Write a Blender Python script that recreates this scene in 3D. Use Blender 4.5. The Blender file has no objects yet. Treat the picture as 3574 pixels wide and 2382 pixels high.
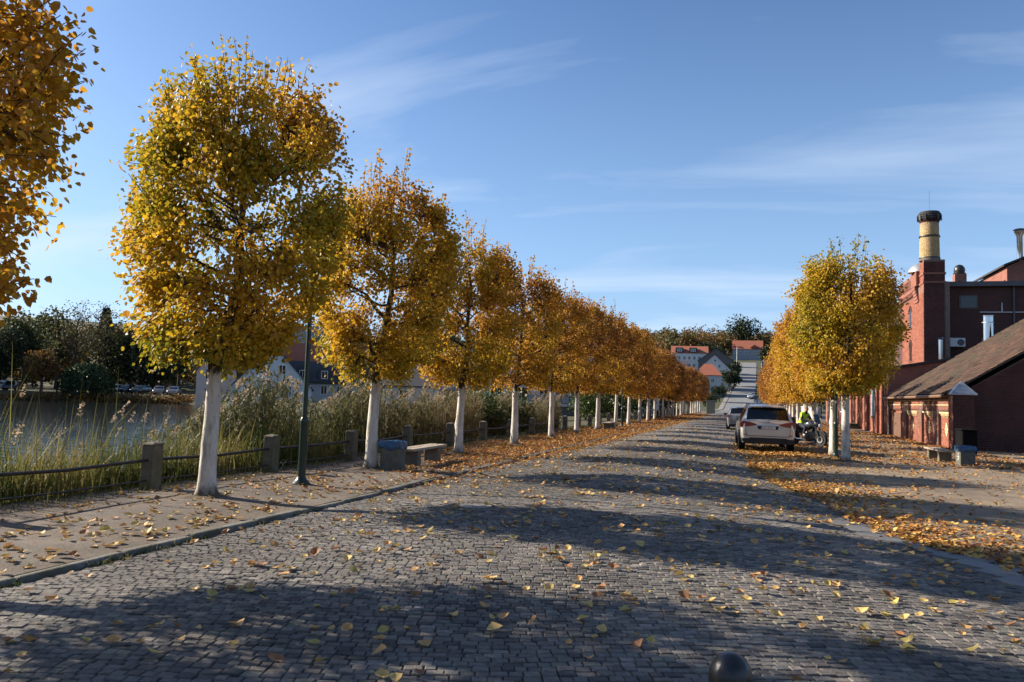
import bpy, bmesh, math, random
import numpy as np
from mathutils import Vector, Matrix

# ------------------------------------------------------------------ camera, sky, sun, exposure
scene = bpy.context.scene
C = scene.collection
R = math.radians
CAM_H = 1.70
YAW, PITCH, ROLL = R(17.284), R(4.093), R(1.927)
cf = Vector((-math.sin(YAW) * math.cos(PITCH), math.cos(YAW) * math.cos(PITCH), math.sin(PITCH)))
cr = Vector((math.cos(YAW), math.sin(YAW), 0))
cu = cr.cross(cf)
cr2 = cr * math.cos(ROLL) + cu * math.sin(ROLL)
cu2 = -cr * math.sin(ROLL) + cu * math.cos(ROLL)
cam_data = bpy.data.cameras.new('camera')
cam_data.lens = 27.0
cam_data.sensor_width = 36.0
cam_data.clip_start = 0.05
cam_data.clip_end = 6000
cam = bpy.data.objects.new('camera', cam_data)
mw = Matrix.Identity(4)
for i in range(3):
    mw[i][0], mw[i][1], mw[i][2] = cr2[i], cu2[i], -cf[i]
mw[2][3] = CAM_H
cam.matrix_world = mw
C.objects.link(cam)
scene.camera = cam

SUN_EL = R(26.0)
SUN_AZ = R(-87.0)          # measured from +Y towards +X: the sun stands left of the avenue, a little ahead
world = bpy.data.worlds.new('World')
scene.world = world
world.use_nodes = True
wn, wl = world.node_tree.nodes, world.node_tree.links
wn.clear()
w_out = wn.new('ShaderNodeOutputWorld')
w_bg = wn.new('ShaderNodeBackground')
w_bg.inputs['Strength'].default_value = 0.073
sky = wn.new('ShaderNodeTexSky')
sky.sky_type = 'NISHITA'
sky.sun_disc = False
sky.sun_elevation = SUN_EL
sky.sun_rotation = SUN_AZ
sky.altitude = 60
sky.air_density = 1.0
sky.dust_density = 1.0
sky.ozone_density = 7.0
# thin cirrus spread over the whole sky
w_tc = wn.new('ShaderNodeTexCoord')
w_sep = wn.new('ShaderNodeSeparateXYZ')
wl.new(w_tc.outputs['Generated'], w_sep.inputs[0])
def wmath(op, a, b=None):
    n = wn.new('ShaderNodeMath'); n.operation = op
    for i, v in enumerate((a, b)):
        if v is None: continue
        if isinstance(v, (int, float)): n.inputs[i].default_value = v
        else: wl.new(v, n.inputs[i])
    return n.outputs[0]
w_den = wmath('ADD', wmath('MAXIMUM', w_sep.outputs['Z'], 0.0), 0.12)
w_comb = wn.new('ShaderNodeCombineXYZ')
wl.new(wmath('DIVIDE', w_sep.outputs['X'], w_den), w_comb.inputs[0])
wl.new(wmath('DIVIDE', w_sep.outputs['Y'], w_den), w_comb.inputs[1])
w_map = wn.new('ShaderNodeMapping')
w_map.inputs['Rotation'].default_value = (0, 0, R(-28))
w_map.inputs['Scale'].default_value = (0.55, 1.5, 1)
w_map.inputs['Location'].default_value = (3.3, 1.2, 0)
wl.new(w_comb.outputs[0], w_map.inputs[0])
w_noise = wn.new('ShaderNodeTexNoise')
w_noise.inputs['Scale'].default_value = 0.9
w_noise.inputs['Detail'].default_value = 7
w_noise.inputs['Roughness'].default_value = 0.55
w_noise.inputs['Distortion'].default_value = 0.5
wl.new(w_map.outputs[0], w_noise.inputs['Vector'])
w_ramp = wn.new('ShaderNodeValToRGB')
w_ramp.color_ramp.elements[0].position = 0.49
w_ramp.color_ramp.elements[1].position = 0.74
w_ramp.color_ramp.elements[1].color = (0.55, 0.55, 0.55, 1)
wl.new(w_noise.outputs[0], w_ramp.inputs[0])
w_veil = wmath('MULTIPLY', wmath('POWER', wmath('MAXIMUM', wmath('SUBTRACT', 1.0, wmath('DIVIDE', wmath('ABSOLUTE', w_sep.outputs['Z']), 0.60)), 0.0), 1.7), 0.66)
w_haze = wn.new('ShaderNodeMixRGB')                 # bluish-white haze towards the horizon
w_haze.inputs[2].default_value = (3.6, 5.3, 7.5, 1)
wl.new(w_veil, w_haze.inputs[0]); wl.new(sky.outputs[0], w_haze.inputs[1])
w_mix = wn.new('ShaderNodeMixRGB')
w_mix.inputs[2].default_value = (5.2, 5.9, 7.0, 1)
wl.new(w_ramp.outputs[0], w_mix.inputs[0]); wl.new(w_haze.outputs[0], w_mix.inputs[1])
wl.new(w_mix.outputs[0], w_bg.inputs['Color'])
wl.new(w_bg.outputs[0], w_out.inputs[0])

sun_data = bpy.data.lights.new('sun', 'SUN')
sun_data.energy = 5.0
sun_data.angle = R(0.53)
sun_data.color = (1.0, 0.885, 0.73)
sun = bpy.data.objects.new('sun', sun_data)
sd = Vector((math.sin(SUN_AZ) * math.cos(SUN_EL), math.cos(SUN_AZ) * math.cos(SUN_EL), math.sin(SUN_EL)))
sun.rotation_euler = (-sd).to_track_quat('-Z', 'Y').to_euler()
sun.location = (-60, 20, 60)
C.objects.link(sun)

scene.view_settings.view_transform = 'Standard'
scene.view_settings.look = 'None'
scene.view_settings.exposure = 1.15
scene.view_settings.gamma = 1.0
scene.view_settings.use_curve_mapping = False
scene.render.engine = 'CYCLES'
scene.cycles.max_bounces = 5
scene.cycles.diffuse_bounces = 2
scene.cycles.glossy_bounces = 2
scene.cycles.transmission_bounces = 2
scene.cycles.transparent_max_bounces = 8
scene.cycles.caustics_reflective = False
scene.cycles.caustics_refractive = False
scene.cycles.use_denoising = True
scene.cycles.use_adaptive_sampling = True
scene.cycles.adaptive_threshold = 0.02

# ------------------------------------------------------------------ helpers
rng = np.random.default_rng(7)
random.seed(7)

def cam_px(P):
    """position in the picture (0..1, 0..1) and depth, only used to find which pieces show largest"""
    d = np.asarray(P, float) - np.array([0, 0, CAM_H])
    z = d @ np.array(cf); z = np.where(z > 0.05, z, 0.05)
    u = 0.5 + 0.75 * (d @ np.array(cr2)) / z
    v = 0.5 - 0.75 * 1.5015 * (d @ np.array(cu2)) / z
    return u, v, z

def link(o, parent=None):
    C.objects.link(o)
    if parent is not None:
        o.parent = parent
    return o

def tag(o, label=None, cat=None, group=None, kind=None):
    if label: o['label'] = label
    if cat: o['category'] = cat
    if group: o['group'] = group
    if kind: o['kind'] = kind
    return o

def thing(name, label, cat, loc=(0, 0, 0), rz=0.0, group=None):
    o = bpy.data.objects.new(name, None)
    o.empty_display_size = 0.2
    o.location = loc
    o.rotation_euler = (0, 0, rz)
    link(o)
    return tag(o, label, cat, group)

def np_mesh(name, V, F, mats=(), col=None, smooth=False, midx=None):
    """V (n,3), F (m,k) with constant k; col = one float per face"""
    V = np.ascontiguousarray(V, np.float32); F = np.ascontiguousarray(F, np.int32)
    me = bpy.data.meshes.new(name)
    m, k = F.shape
    me.vertices.add(len(V)); me.vertices.foreach_set('co', V.ravel())
    me.loops.add(m * k); me.loops.foreach_set('vertex_index', F.ravel())
    me.polygons.add(m)
    me.polygons.foreach_set('loop_start', np.arange(0, m * k, k, dtype=np.int32))
    try: me.polygons.foreach_set('loop_total', np.full(m, k, np.int32))
    except Exception: pass
    if midx is not None: me.polygons.foreach_set('material_index', np.asarray(midx, np.int32))
    me.polygons.foreach_set('use_smooth', np.full(m, smooth, bool))
    for mt in mats: me.materials.append(mt)
    if col is not None:
        a = me.attributes.new('col', 'FLOAT', 'FACE')
        a.data.foreach_set('value', np.ascontiguousarray(col, np.float32))
    me.update(calc_edges=True)
    return me

class MB:
    """collects polygons; build() makes ONE mesh object"""
    def __init__(s): s.v, s.f = [], []
    def add(s, vs, fs):
        b = len(s.v); s.v += [tuple(p) for p in vs]; s.f += [tuple(i + b for i in f) for f in fs]; return s
    def box(s, x0, x1, y0, y1, z0, z1):
        return s.add([(x0,y0,z0),(x1,y0,z0),(x1,y1,z0),(x0,y1,z0),(x0,y0,z1),(x1,y0,z1),(x1,y1,z1),(x0,y1,z1)],
                     [(0,3,2,1),(4,5,6,7),(0,1,5,4),(1,2,6,5),(2,3,7,6),(3,0,4,7)])
    def cbox(s, c, sz, rz=0.0, rx=0.0):
        m = Matrix.Translation(c) @ Matrix.Rotation(rz, 4, 'Z') @ Matrix.Rotation(rx, 4, 'X')
        h = [d / 2 for d in sz]
        vs = [m @ Vector((a*h[0], b*h[1], d*h[2])) for d in (-1,1) for a,b in ((-1,-1),(1,-1),(1,1),(-1,1))]
        return s.add(vs, [(0,3,2,1),(4,5,6,7),(0,1,5,4),(1,2,6,5),(2,3,7,6),(3,0,4,7)])
    def tube(s, pts, rad, n=8, caps=True):
        pts = [Vector(p) for p in pts]
        if isinstance(rad, (int, float)): rad = [rad] * len(pts)
        rings = []
        up0 = None
        for i, p in enumerate(pts):
            d = (pts[min(i+1, len(pts)-1)] - pts[max(i-1, 0)])
            if d.length < 1e-9: d = Vector((0,0,1))
            d.normalize()
            if up0 is None:
                up0 = Vector((0,0,1)) if abs(d.z) < 0.9 else Vector((1,0,0))
            a = d.cross(up0)
            if a.length < 1e-4: a = d.cross(Vector((0.3,1,0.2)))
            a.normalize(); b = d.cross(a); up0 = -b if False else up0
            rings.append([p + (a*math.cos(t) + b*math.sin(t)) * rad[i] for t in [2*math.pi*k/n for k in range(n)]])
        vs = [q for r in rings for q in r]; fs = []
        for i in range(len(pts)-1):
            for k in range(n):
                k2 = (k+1) % n
                fs.append((i*n+k, i*n+k2, (i+1)*n+k2, (i+1)*n+k))
        if caps:
            fs.append(tuple(range(n-1, -1, -1))); fs.append(tuple((len(pts)-1)*n + k for k in range(n)))
        return s.add(vs, fs)
    def lathe(s, prof, c=(0,0,0), n=16, ax='z', caps=True):
        vs, fs = [], []
        for r, h in prof:
            for k in range(n):
                t = 2*math.pi*k/n
                p = (r*math.cos(t), r*math.sin(t), h)
                if ax == 'x': p = (h, p[0], p[1])
                elif ax == 'y': p = (p[0], h, p[1])
                vs.append((c[0]+p[0], c[1]+p[1], c[2]+p[2]))
        for i in range(len(prof)-1):
            for k in range(n):
                k2 = (k+1) % n
                fs.append((i*n+k, i*n+k2, (i+1)*n+k2, (i+1)*n+k))
        if caps:
            fs.append(tuple(range(n-1,-1,-1))); fs.append(tuple((len(prof)-1)*n+k for k in range(n)))
        return s.add(vs, fs)
    def prism(s, poly, h0, h1, ax='z'):
        """poly = 2D outline; extruded along ax between h0 and h1"""
        def P(a, b, h): return (a, b, h) if ax == 'z' else ((h, a, b) if ax == 'x' else (a, h, b))
        n = len(poly)
        vs = [P(a,b,h0) for a,b in poly] + [P(a,b,h1) for a,b in poly]
        return s.add(vs, [tuple(range(n-1,-1,-1)), tuple(range(n,2*n))] + [(i,(i+1)%n,n+(i+1)%n,n+i) for i in range(n)])
    def mesh(s, name, mat=None, bevel=0, smooth=False, segs=1):
        me = bpy.data.meshes.new(name)
        bm = bmesh.new()
        vs = [bm.verts.new(p) for p in s.v]
        for f in s.f:
            try: bm.faces.new([vs[i] for i in f])
            except ValueError: pass
        bmesh.ops.recalc_face_normals(bm, faces=bm.faces[:])
        if bevel:
            es = [e for e in bm.edges if len(e.link_faces) == 2 and e.calc_face_angle(0) > 0.5]
            bmesh.ops.bevel(bm, geom=es, offset=bevel, segments=segs, profile=0.5, affect='EDGES', clamp_overlap=True)
        if smooth:
            for f in bm.faces: f.smooth = True
            for e in bm.edges:
                if len(e.link_faces) == 2 and e.calc_face_angle(0) > 0.7: e.smooth = False
        bm.to_mesh(me); bm.free()
        if mat is not None: me.materials.append(mat)
        return me
    def build(s, name, mat=None, parent=None, bevel=0, smooth=False, segs=1, loc=(0,0,0), rot=(0,0,0)):
        o = bpy.data.objects.new(name, s.mesh(name, mat, bevel, smooth, segs))
        o.location = loc; o.rotation_euler = rot
        return link(o, parent)

def obj(name, me, parent=None, loc=(0,0,0), rot=(0,0,0), scale=None):
    o = bpy.data.objects.new(name, me); o.location = loc; o.rotation_euler = rot
    if scale is not None: o.scale = scale
    return link(o, parent)

def copy_tree(o, parent=None):
    c = o.copy(); C.objects.link(c); c.parent = parent
    for ch in o.children: copy_tree(ch, c)
    return c

ORD = ['first','second','third','fourth','fifth','sixth','seventh','eighth','ninth','tenth','eleventh','twelfth','thirteenth',
       'fourteenth','fifteenth','sixteenth','seventeenth','eighteenth','nineteenth','twentieth','twenty-first','twenty-second',
       'twenty-third','twenty-fourth','twenty-fifth','twenty-sixth','twenty-seventh']

# ------------------------------------------------------------------ materials
def mat(name, c1, c2=None, scale=6.0, rough=0.8, bump=0.0, bscale=None, metal=0.0, spec=0.4, attr=None,
        trans=0.0, detail=5, stretch=None, lo=0.35, hi=0.68, c3=None, s3=1.5, coat=0.0, dist=0.02, geo=False, stain=None):
    """principled surface; c1..c2 mixed by noise, c3 = broad patches; attr = colour stops picked by the per-face 'col'"""
    m = bpy.data.materials.new(name); m.use_nodes = True
    nt = m.node_tree; N, L = nt.nodes, nt.links
    b = N['Principled BSDF']
    b.inputs['Roughness'].default_value = rough
    b.inputs['Metallic'].default_value = metal
    b.inputs['Specular IOR Level'].default_value = spec
    if coat: b.inputs['Coat Weight'].default_value = coat; b.inputs['Coat Roughness'].default_value = 0.06
    tc = N.new('ShaderNodeTexCoord')
    vec = tc.outputs['Object']
    if geo: vec = N.new('ShaderNodeNewGeometry').outputs['Position']
    if stretch:
        mp = N.new('ShaderNodeMapping'); mp.inputs['Scale'].default_value = stretch
        L.new(vec, mp.inputs[0]); vec = mp.outputs[0]
    def noise(sc, det=detail):
        n = N.new('ShaderNodeTexNoise'); n.inputs['Scale'].default_value = sc; n.inputs['Detail'].default_value = det
        n.inputs['Roughness'].default_value = 0.6
        L.new(vec, n.inputs['Vector']); return n.outputs[0]
    def ramp(src, p0, p1):
        r = N.new('ShaderNodeMapRange'); r.inputs[1].default_value = p0; r.inputs[2].default_value = p1
        L.new(src, r.inputs[0]); return r.outputs[0]
    col = None
    if attr:
        at = N.new('ShaderNodeAttribute'); at.attribute_name = 'col'
        cr_ = N.new('ShaderNodeValToRGB'); e = cr_.color_ramp.elements
        while len(e) < len(attr): e.new(0.5)
        for i, (p, c) in enumerate(attr): e[i].position = p; e[i].color = (*c, 1)
        L.new(at.outputs['Fac'], cr_.inputs[0]); col = cr_.outputs[0]
    if c2 is not None:
        mx = N.new('ShaderNodeMixRGB'); L.new(ramp(noise(scale), lo, hi), mx.inputs[0])
        if col is not None:
            mx.blend_type = 'MULTIPLY'; mx.inputs[2].default_value = (*c2, 1); L.new(col, mx.inputs[1])
        else:
            mx.inputs[1].default_value = (*c1, 1); mx.inputs[2].default_value = (*c2, 1)
        col = mx.outputs[0]
    if c3 is not None:
        mx = N.new('ShaderNodeMixRGB'); L.new(ramp(noise(s3, 3), 0.45, 0.7), mx.inputs[0])
        if col is not None: L.new(col, mx.inputs[1])
        else: mx.inputs[1].default_value = (*c1, 1)
        mx.inputs[2].default_value = (*c3, 1); col = mx.outputs[0]
    if stain is not None:                       # broad stains, dust and worn tracks multiplied over the stones
        for sc_, lo_, hi_, amt in stain:
            mx = N.new('ShaderNodeMixRGB'); mx.blend_type = 'MULTIPLY'; mx.inputs[0].default_value = 1.0
            mr = N.new('ShaderNodeMapRange'); mr.inputs[1].default_value = lo_; mr.inputs[2].default_value = hi_; mr.inputs[3].default_value = amt; mr.inputs[4].default_value = 1.12
            L.new(noise(sc_, 4), mr.inputs[0]); L.new(col, mx.inputs[1]); L.new(mr.outputs[0], mx.inputs[2]); col = mx.outputs[0]
    if col is not None: L.new(col, b.inputs['Base Color'])
    else: b.inputs['Base Color'].default_value = (*c1, 1)
    if bump:
        bp = N.new('ShaderNodeBump'); bp.inputs['Strength'].default_value = bump; bp.inputs['Distance'].default_value = dist
        L.new(noise(bscale or scale * 3, 6), bp.inputs['Height']); L.new(bp.outputs[0], b.inputs['Normal'])
    if trans:
        out = N['Material Output']
        tr = N.new('ShaderNodeBsdfTranslucent')
        if col is not None: L.new(col, tr.inputs['Color'])
        else: tr.inputs['Color'].default_value = (*c1, 1)
        ms = N.new('ShaderNodeMixShader'); ms.inputs[0].default_value = trans
        L.new(b.outputs[0], ms.inputs[1]); L.new(tr.outputs[0], ms.inputs[2]); L.new(ms.outputs[0], out.inputs[0])
    return m

def leaf_mat(name, stops, trans=0.45, rough=0.55, shift=True):
    """leaf colour from the per-leaf value 'col', shifted tree by tree through the object colour"""
    m = bpy.data.materials.new(name); m.use_nodes = True
    N, L = m.node_tree.nodes, m.node_tree.links
    b = N['Principled BSDF']; b.inputs['Roughness'].default_value = rough; b.inputs['Specular IOR Level'].default_value = 0.35
    at = N.new('ShaderNodeAttribute'); at.attribute_name = 'col'
    src = at.outputs['Fac']
    if shift:
        oi = N.new('ShaderNodeObjectInfo'); sp = N.new('ShaderNodeSeparateColor'); L.new(oi.outputs['Color'], sp.inputs[0])
        a = N.new('ShaderNodeMath'); a.operation = 'ADD'; L.new(src, a.inputs[0]); L.new(sp.outputs[0], a.inputs[1])
        s2 = N.new('ShaderNodeMath'); s2.operation = 'SUBTRACT'; s2.inputs[1].default_value = 0.5; L.new(a.outputs[0], s2.inputs[0])
        src = s2.outputs[0]
    cr_ = N.new('ShaderNodeValToRGB'); e = cr_.color_ramp.elements
    while len(e) < len(stops): e.new(0.5)
    for i, (p, c) in enumerate(stops): e[i].position = p; e[i].color = (*c, 1)
    L.new(src, cr_.inputs[0])
    L.new(cr_.outputs[0], b.inputs['Base Color'])
    tr = N.new('ShaderNodeBsdfTranslucent'); L.new(cr_.outputs[0], tr.inputs['Color'])
    ms = N.new('ShaderNodeMixShader'); ms.inputs[0].default_value = trans
    L.new(b.outputs[0], ms.inputs[1]); L.new(tr.outputs[0], ms.inputs[2])
    L.new(ms.outputs[0], N['Material Output'].inputs[0])
    return m

LINDEN = [(0.0, (0.04, 0.065, 0.012)), (0.13, (0.11, 0.13, 0.015)), (0.28, (0.36, 0.29, 0.020)), (0.46, (0.60, 0.36, 0.022)),
          (0.64, (0.49, 0.235, 0.026)), (0.82, (0.31, 0.122, 0.024)), (1.0, (0.15, 0.06, 0.022))]
m_leaf = leaf_mat('linden_leaf', LINDEN, 0.44)
m_fallen = leaf_mat('fallen_leaf', [(0.0, (0.40, 0.32, 0.09)), (0.3, (0.56, 0.39, 0.14)), (0.6, (0.50, 0.29, 0.11)), (0.85, (0.36, 0.17, 0.07)), (1.0, (0.17, 0.08, 0.04))], 0.15, 0.7, False)
m_carpet = leaf_mat('fallen_leaf_carpet', [(0.0, (0.52, 0.34, 0.09)), (0.3, (0.47, 0.23, 0.055)), (0.6, (0.37, 0.145, 0.038)), (0.85, (0.23, 0.085, 0.03)), (1.0, (0.10, 0.04, 0.02))], 0.15, 0.7, False)
m_green = leaf_mat('shrub_leaf', [(0.0, (0.02, 0.035, 0.012)), (0.5, (0.05, 0.085, 0.02)), (1.0, (0.12, 0.14, 0.035))], 0.35, 0.45)
m_wood_leaf = leaf_mat('woodland_leaf', [(0.0, (0.02, 0.03, 0.014)), (0.35, (0.045, 0.06, 0.02)), (0.6, (0.09, 0.085, 0.025)), (0.8, (0.14, 0.09, 0.03)), (1.0, (0.20, 0.10, 0.025))], 0.3, 0.7)
m_conifer = leaf_mat('conifer_needle', [(0.0, (0.008, 0.016, 0.012)), (1.0, (0.03, 0.05, 0.032))], 0.1, 0.7)
m_reed = leaf_mat('reed_blade', [(0.0, (0.035, 0.05, 0.016)), (0.4, (0.10, 0.105, 0.036)), (0.7, (0.20, 0.165, 0.075)), (1.0, (0.33, 0.23, 0.12))], 0.35, 0.5, False)
m_plume = leaf_mat('reed_plume', [(0.0, (0.26, 0.19, 0.12)), (1.0, (0.46, 0.36, 0.25))], 0.4, 0.8, False)
m_grass = leaf_mat('bank_grass', [(0.0, (0.035, 0.055, 0.014)), (0.45, (0.11, 0.12, 0.028)), (0.75, (0.24, 0.20, 0.06)), (1.0, (0.33, 0.25, 0.11))], 0.35, 0.6, False)
m_bark = mat('dark_bark', (0.035, 0.026, 0.018), (0.09, 0.068, 0.048), 14, 0.9, 0.6, 22, stretch=(1, 1, 0.35))
def limewash():
    m = bpy.data.materials.new('limewash'); m.use_nodes = True
    N, L = m.node_tree.nodes, m.node_tree.links; b = N['Principled BSDF']; b.inputs['Roughness'].default_value = .92; b.inputs['Specular IOR Level'].default_value = .2
    g = N.new('ShaderNodeNewGeometry'); tc = N.new('ShaderNodeTexCoord'); sp = N.new('ShaderNodeSeparateXYZ'); L.new(tc.outputs['Object'], sp.inputs[0])
    def nz(sc, st, det=5):
        mp = N.new('ShaderNodeMapping'); mp.inputs['Scale'].default_value = st; L.new(g.outputs['Position'], mp.inputs[0])
        n = N.new('ShaderNodeTexNoise'); n.inputs['Scale'].default_value = sc; n.inputs['Detail'].default_value = det; n.inputs['Roughness'].default_value = .65; L.new(mp.outputs[0], n.inputs['Vector']); return n.outputs[0]
    def rng_(src, a, b_, c=0., d=1.):
        r = N.new('ShaderNodeMapRange'); 
        for i, v in enumerate((a, b_, c, d)): r.inputs[i+1].default_value = v
        L.new(src, r.inputs[0]); return r.outputs[0]
    def mx(f, a, b_):
        n = N.new('ShaderNodeMixRGB'); L.new(f, n.inputs[0])
        for i, v in ((1, a), (2, b_)):
            if isinstance(v, tuple): n.inputs[i].default_value = (*v, 1)
            else: L.new(v, n.inputs[i])
        return n.outputs[0]
    def mt(op, a, b_):
        n = N.new('ShaderNodeMath'); n.operation = op
        for i, v in ((0, a), (1, b_)):
            if isinstance(v, (int, float)): n.inputs[i].default_value = v
            else: L.new(v, n.inputs[i])
        return n.outputs[0]
    ridge = nz(9, (1, 1, .22)); fine = nz(26, (1, 1, .5)); patch = nz(3.2, (1, 1, .6))
    c = mx(rng_(patch, .4, .7), (.62, .57, .50), (.47, .425, .36))
    c = mx(rng_(ridge, .50, .66), c, (.33, .29, .24))
    c = mx(rng_(mt('ADD', fine, mt('MULTIPLY', patch, .35)), .80, .90), c, (.10, .08, .06))
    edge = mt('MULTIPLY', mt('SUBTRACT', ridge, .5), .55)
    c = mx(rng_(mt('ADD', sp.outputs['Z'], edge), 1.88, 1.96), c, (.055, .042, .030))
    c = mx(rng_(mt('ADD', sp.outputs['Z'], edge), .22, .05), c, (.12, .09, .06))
    L.new(c, b.inputs['Base Color'])
    bp = N.new('ShaderNodeBump'); bp.inputs['Strength'].default_value = .9; bp.inputs['Distance'].default_value = .03; L.new(mt('ADD', ridge, mt('MULTIPLY', fine, .4)), bp.inputs['Height']); L.new(bp.outputs[0], b.inputs['Normal'])
    return m
m_lime = limewash()
m_root = mat('bare_root_bark', (0.06, 0.045, 0.03), (0.14, 0.10, 0.065), 12, 0.95, 0.7, 20)
m_stone = mat('granite_sett', (0.2, 0.2, 0.2), (0.62, 0.60, 0.58), 26, 0.78, 0.6, 70, spec=0.3, geo=True, stain=((0.33, .36, .66, .66), (1.7, .35, .62, .80)),
              attr=[(0.0, (0.10, 0.092, 0.085)), (0.3, (0.18, 0.160, 0.143)), (0.55, (0.22, 0.194, 0.170)), (0.75, (0.18, 0.175, 0.163)), (0.9, (0.205, 0.198, 0.155)), (1.0, (0.30, 0.265, 0.23))])
m_joint = mat('joint_sand', (0.105, 0.088, 0.068), (0.155, 0.13, 0.10), 18, 0.95, 0.5, 60, c3=(0.085, 0.085, 0.05), s3=1.2)
m_sand = mat('sandy_path', (0.172, 0.132, 0.098), (0.100, 0.078, 0.058), 22, 0.95, 0.8, 55, stain=((0.5, .35, .65, .70), (3.0, .35, .6, .82)), c3=(0.15, 0.13, 0.11), s3=0.6, geo=True)
m_yard = mat('sandy_yard', (0.27, 0.205, 0.14), (0.175, 0.135, 0.095), 14, 0.95, 0.8, 50, stain=((0.4, .35, .65, .72), (2.2, .35, .6, .85)), c3=(0.25, 0.195, 0.135), s3=0.5)
m_ground = mat('meadow', (0.04, 0.048, 0.018), (0.07, 0.07, 0.03), 0.35, 0.95, 0.5, 2.0, c3=(0.06, 0.052, 0.028), s3=0.05)
m_asphalt = mat('asphalt', (0.16, 0.16, 0.165), (0.20, 0.20, 0.20), 0.8, 0.9)
m_kerb = mat('granite_kerb', (0.20, 0.19, 0.17), (0.10, 0.095, 0.08), 9, 0.85, 0.6, 30, c3=(0.075, 0.07, 0.042), s3=1.8)
m_slab = mat('granite_slab', (0.2, 0.2, 0.2), (0.7, 0.7, 0.7), 22, 0.6, 0.25, 60, attr=[(0.0, (0.14, 0.14, 0.14)), (1.0, (0.20, 0.197, 0.19))])

# ------------------------------------------------------------------ terrain, water, road
LAKE = np.array([(-13.2,-45),(-13.2,50),(-24,60),(-48,73),(-70,89),(-84,101),(-97,92),(-114,70),(-150,42),(-230,0),(-230,-45)], float)
def lake_sd(x, y):
    """distance to the lake outline, negative inside"""
    x = np.asarray(x, float); y = np.asarray(y, float)
    d = np.full(x.shape, 1e9); inside = np.zeros(x.shape, bool)
    n = len(LAKE)
    for i in range(n):
        a, b = LAKE[i], LAKE[(i+1) % n]
        ab = b - a; t = np.clip(((x-a[0])*ab[0] + (y-a[1])*ab[1]) / (ab @ ab), 0, 1)
        d = np.minimum(d, np.hypot(x-a[0]-t*ab[0], y-a[1]-t*ab[1]))
        c = (a[1] > y) != (b[1] > y)
        with np.errstate(divide='ignore', invalid='ignore'):
            xi = (b[0]-a[0]) * (y-a[1]) / (b[1]-a[1]) + a[0]
        inside ^= c & (x < xi)
    return np.where(inside, -d, d)
def terr(x, y):
    x = np.asarray(x, float); y = np.asarray(y, float)
    sd = lake_sd(x, y)
    z = np.where(sd > 0, np.clip(-1.3 + sd*0.42, -1.3, 0.0), np.maximum(-2.6, -1.3 + sd*0.35))
    r = np.hypot(x, y)
    h = np.maximum(0, r - 200.0)
    z = z + np.minimum(0.105*h*h/(h+12), 44 + 0.01*h)
    built = (x > -9.75) & (x < 60) & (y < 152)
    return np.where(built, -0.3, z)
def grid_mesh(name, xs, ys, zf, m):
    X, Y = np.meshgrid(xs, ys); Z = zf(X, Y)
    nx, ny = len(xs), len(ys)
    i = np.arange(nx*ny).reshape(ny, nx)
    F = np.stack([i[:-1,:-1], i[:-1,1:], i[1:,1:], i[1:,:-1]], -1).reshape(-1, 4)
    return np_mesh(name, np.stack([X, Y, Z], -1).reshape(-1, 3), F, [m], smooth=True)
xs = np.unique(np.concatenate([np.linspace(-3000,-260,12), np.arange(-250,-20,4.0), np.arange(-20,-9.8,0.6), [-9.76,-9.74], np.arange(-9,80,6.0), np.linspace(90,300,16), np.linspace(400,3000,12)]))
ys = np.unique(np.concatenate([np.linspace(-3000,-80,10), np.arange(-70,151,3.0), [151.9,152.1], np.arange(154,700,8.0), np.linspace(720,4000,16)]))
ground = tag(obj('ground', grid_mesh('ground', xs, ys, terr, m_ground)), kind='structure')

# lake
m_water = bpy.data.materials.new('lake_water'); m_water.use_nodes = True
_N, _L = m_water.node_tree.nodes, m_water.node_tree.links
_b = _N['Principled BSDF']
_b.inputs['Base Color'].default_value = (0.012, 0.016, 0.018, 1); _b.inputs['Roughness'].default_value = 0.08
_b.inputs['IOR'].default_value = 1.33
_tc = _N.new('ShaderNodeTexCoord'); _mp = _N.new('ShaderNodeMapping')
_mp.inputs['Rotation'].default_value = (0, 0, R(46)); _mp.inputs['Scale'].default_value = (0.5, 1.5, 1)
_L.new(_tc.outputs['Object'], _mp.inputs[0])
_n1 = _N.new('ShaderNodeTexNoise'); _n1.inputs['Scale'].default_value = 0.85; _n1.inputs['Detail'].default_value = 4; _n1.inputs['Roughness'].default_value = 0.62
_L.new(_mp.outputs[0], _n1.inputs['Vector'])
_bp = _N.new('ShaderNodeBump'); _bp.inputs['Strength'].default_value = 0.5; _bp.inputs['Distance'].default_value = 0.12
_L.new(_n1.outputs[0], _bp.inputs['Height']); _L.new(_bp.outputs[0], _b.inputs['Normal'])
lv = np.column_stack([LAKE, np.full(len(LAKE), -1.22)])
lk = MB().add([(x*1.0 + (-0.6 if x < -20 else 1.2)*0 , y, -1.22) for x, y in [(-12.4,-46),(-12.4,51),(-23.5,61),(-47.5,74.5),(-70,90.8),(-84,103),(-98.5,93),(-115.5,71),(-151,43.5),(-231,1.5),(-231,-46)]], [tuple(range(11))])
tag(lk.build('lake', m_water), kind='structure')

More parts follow.
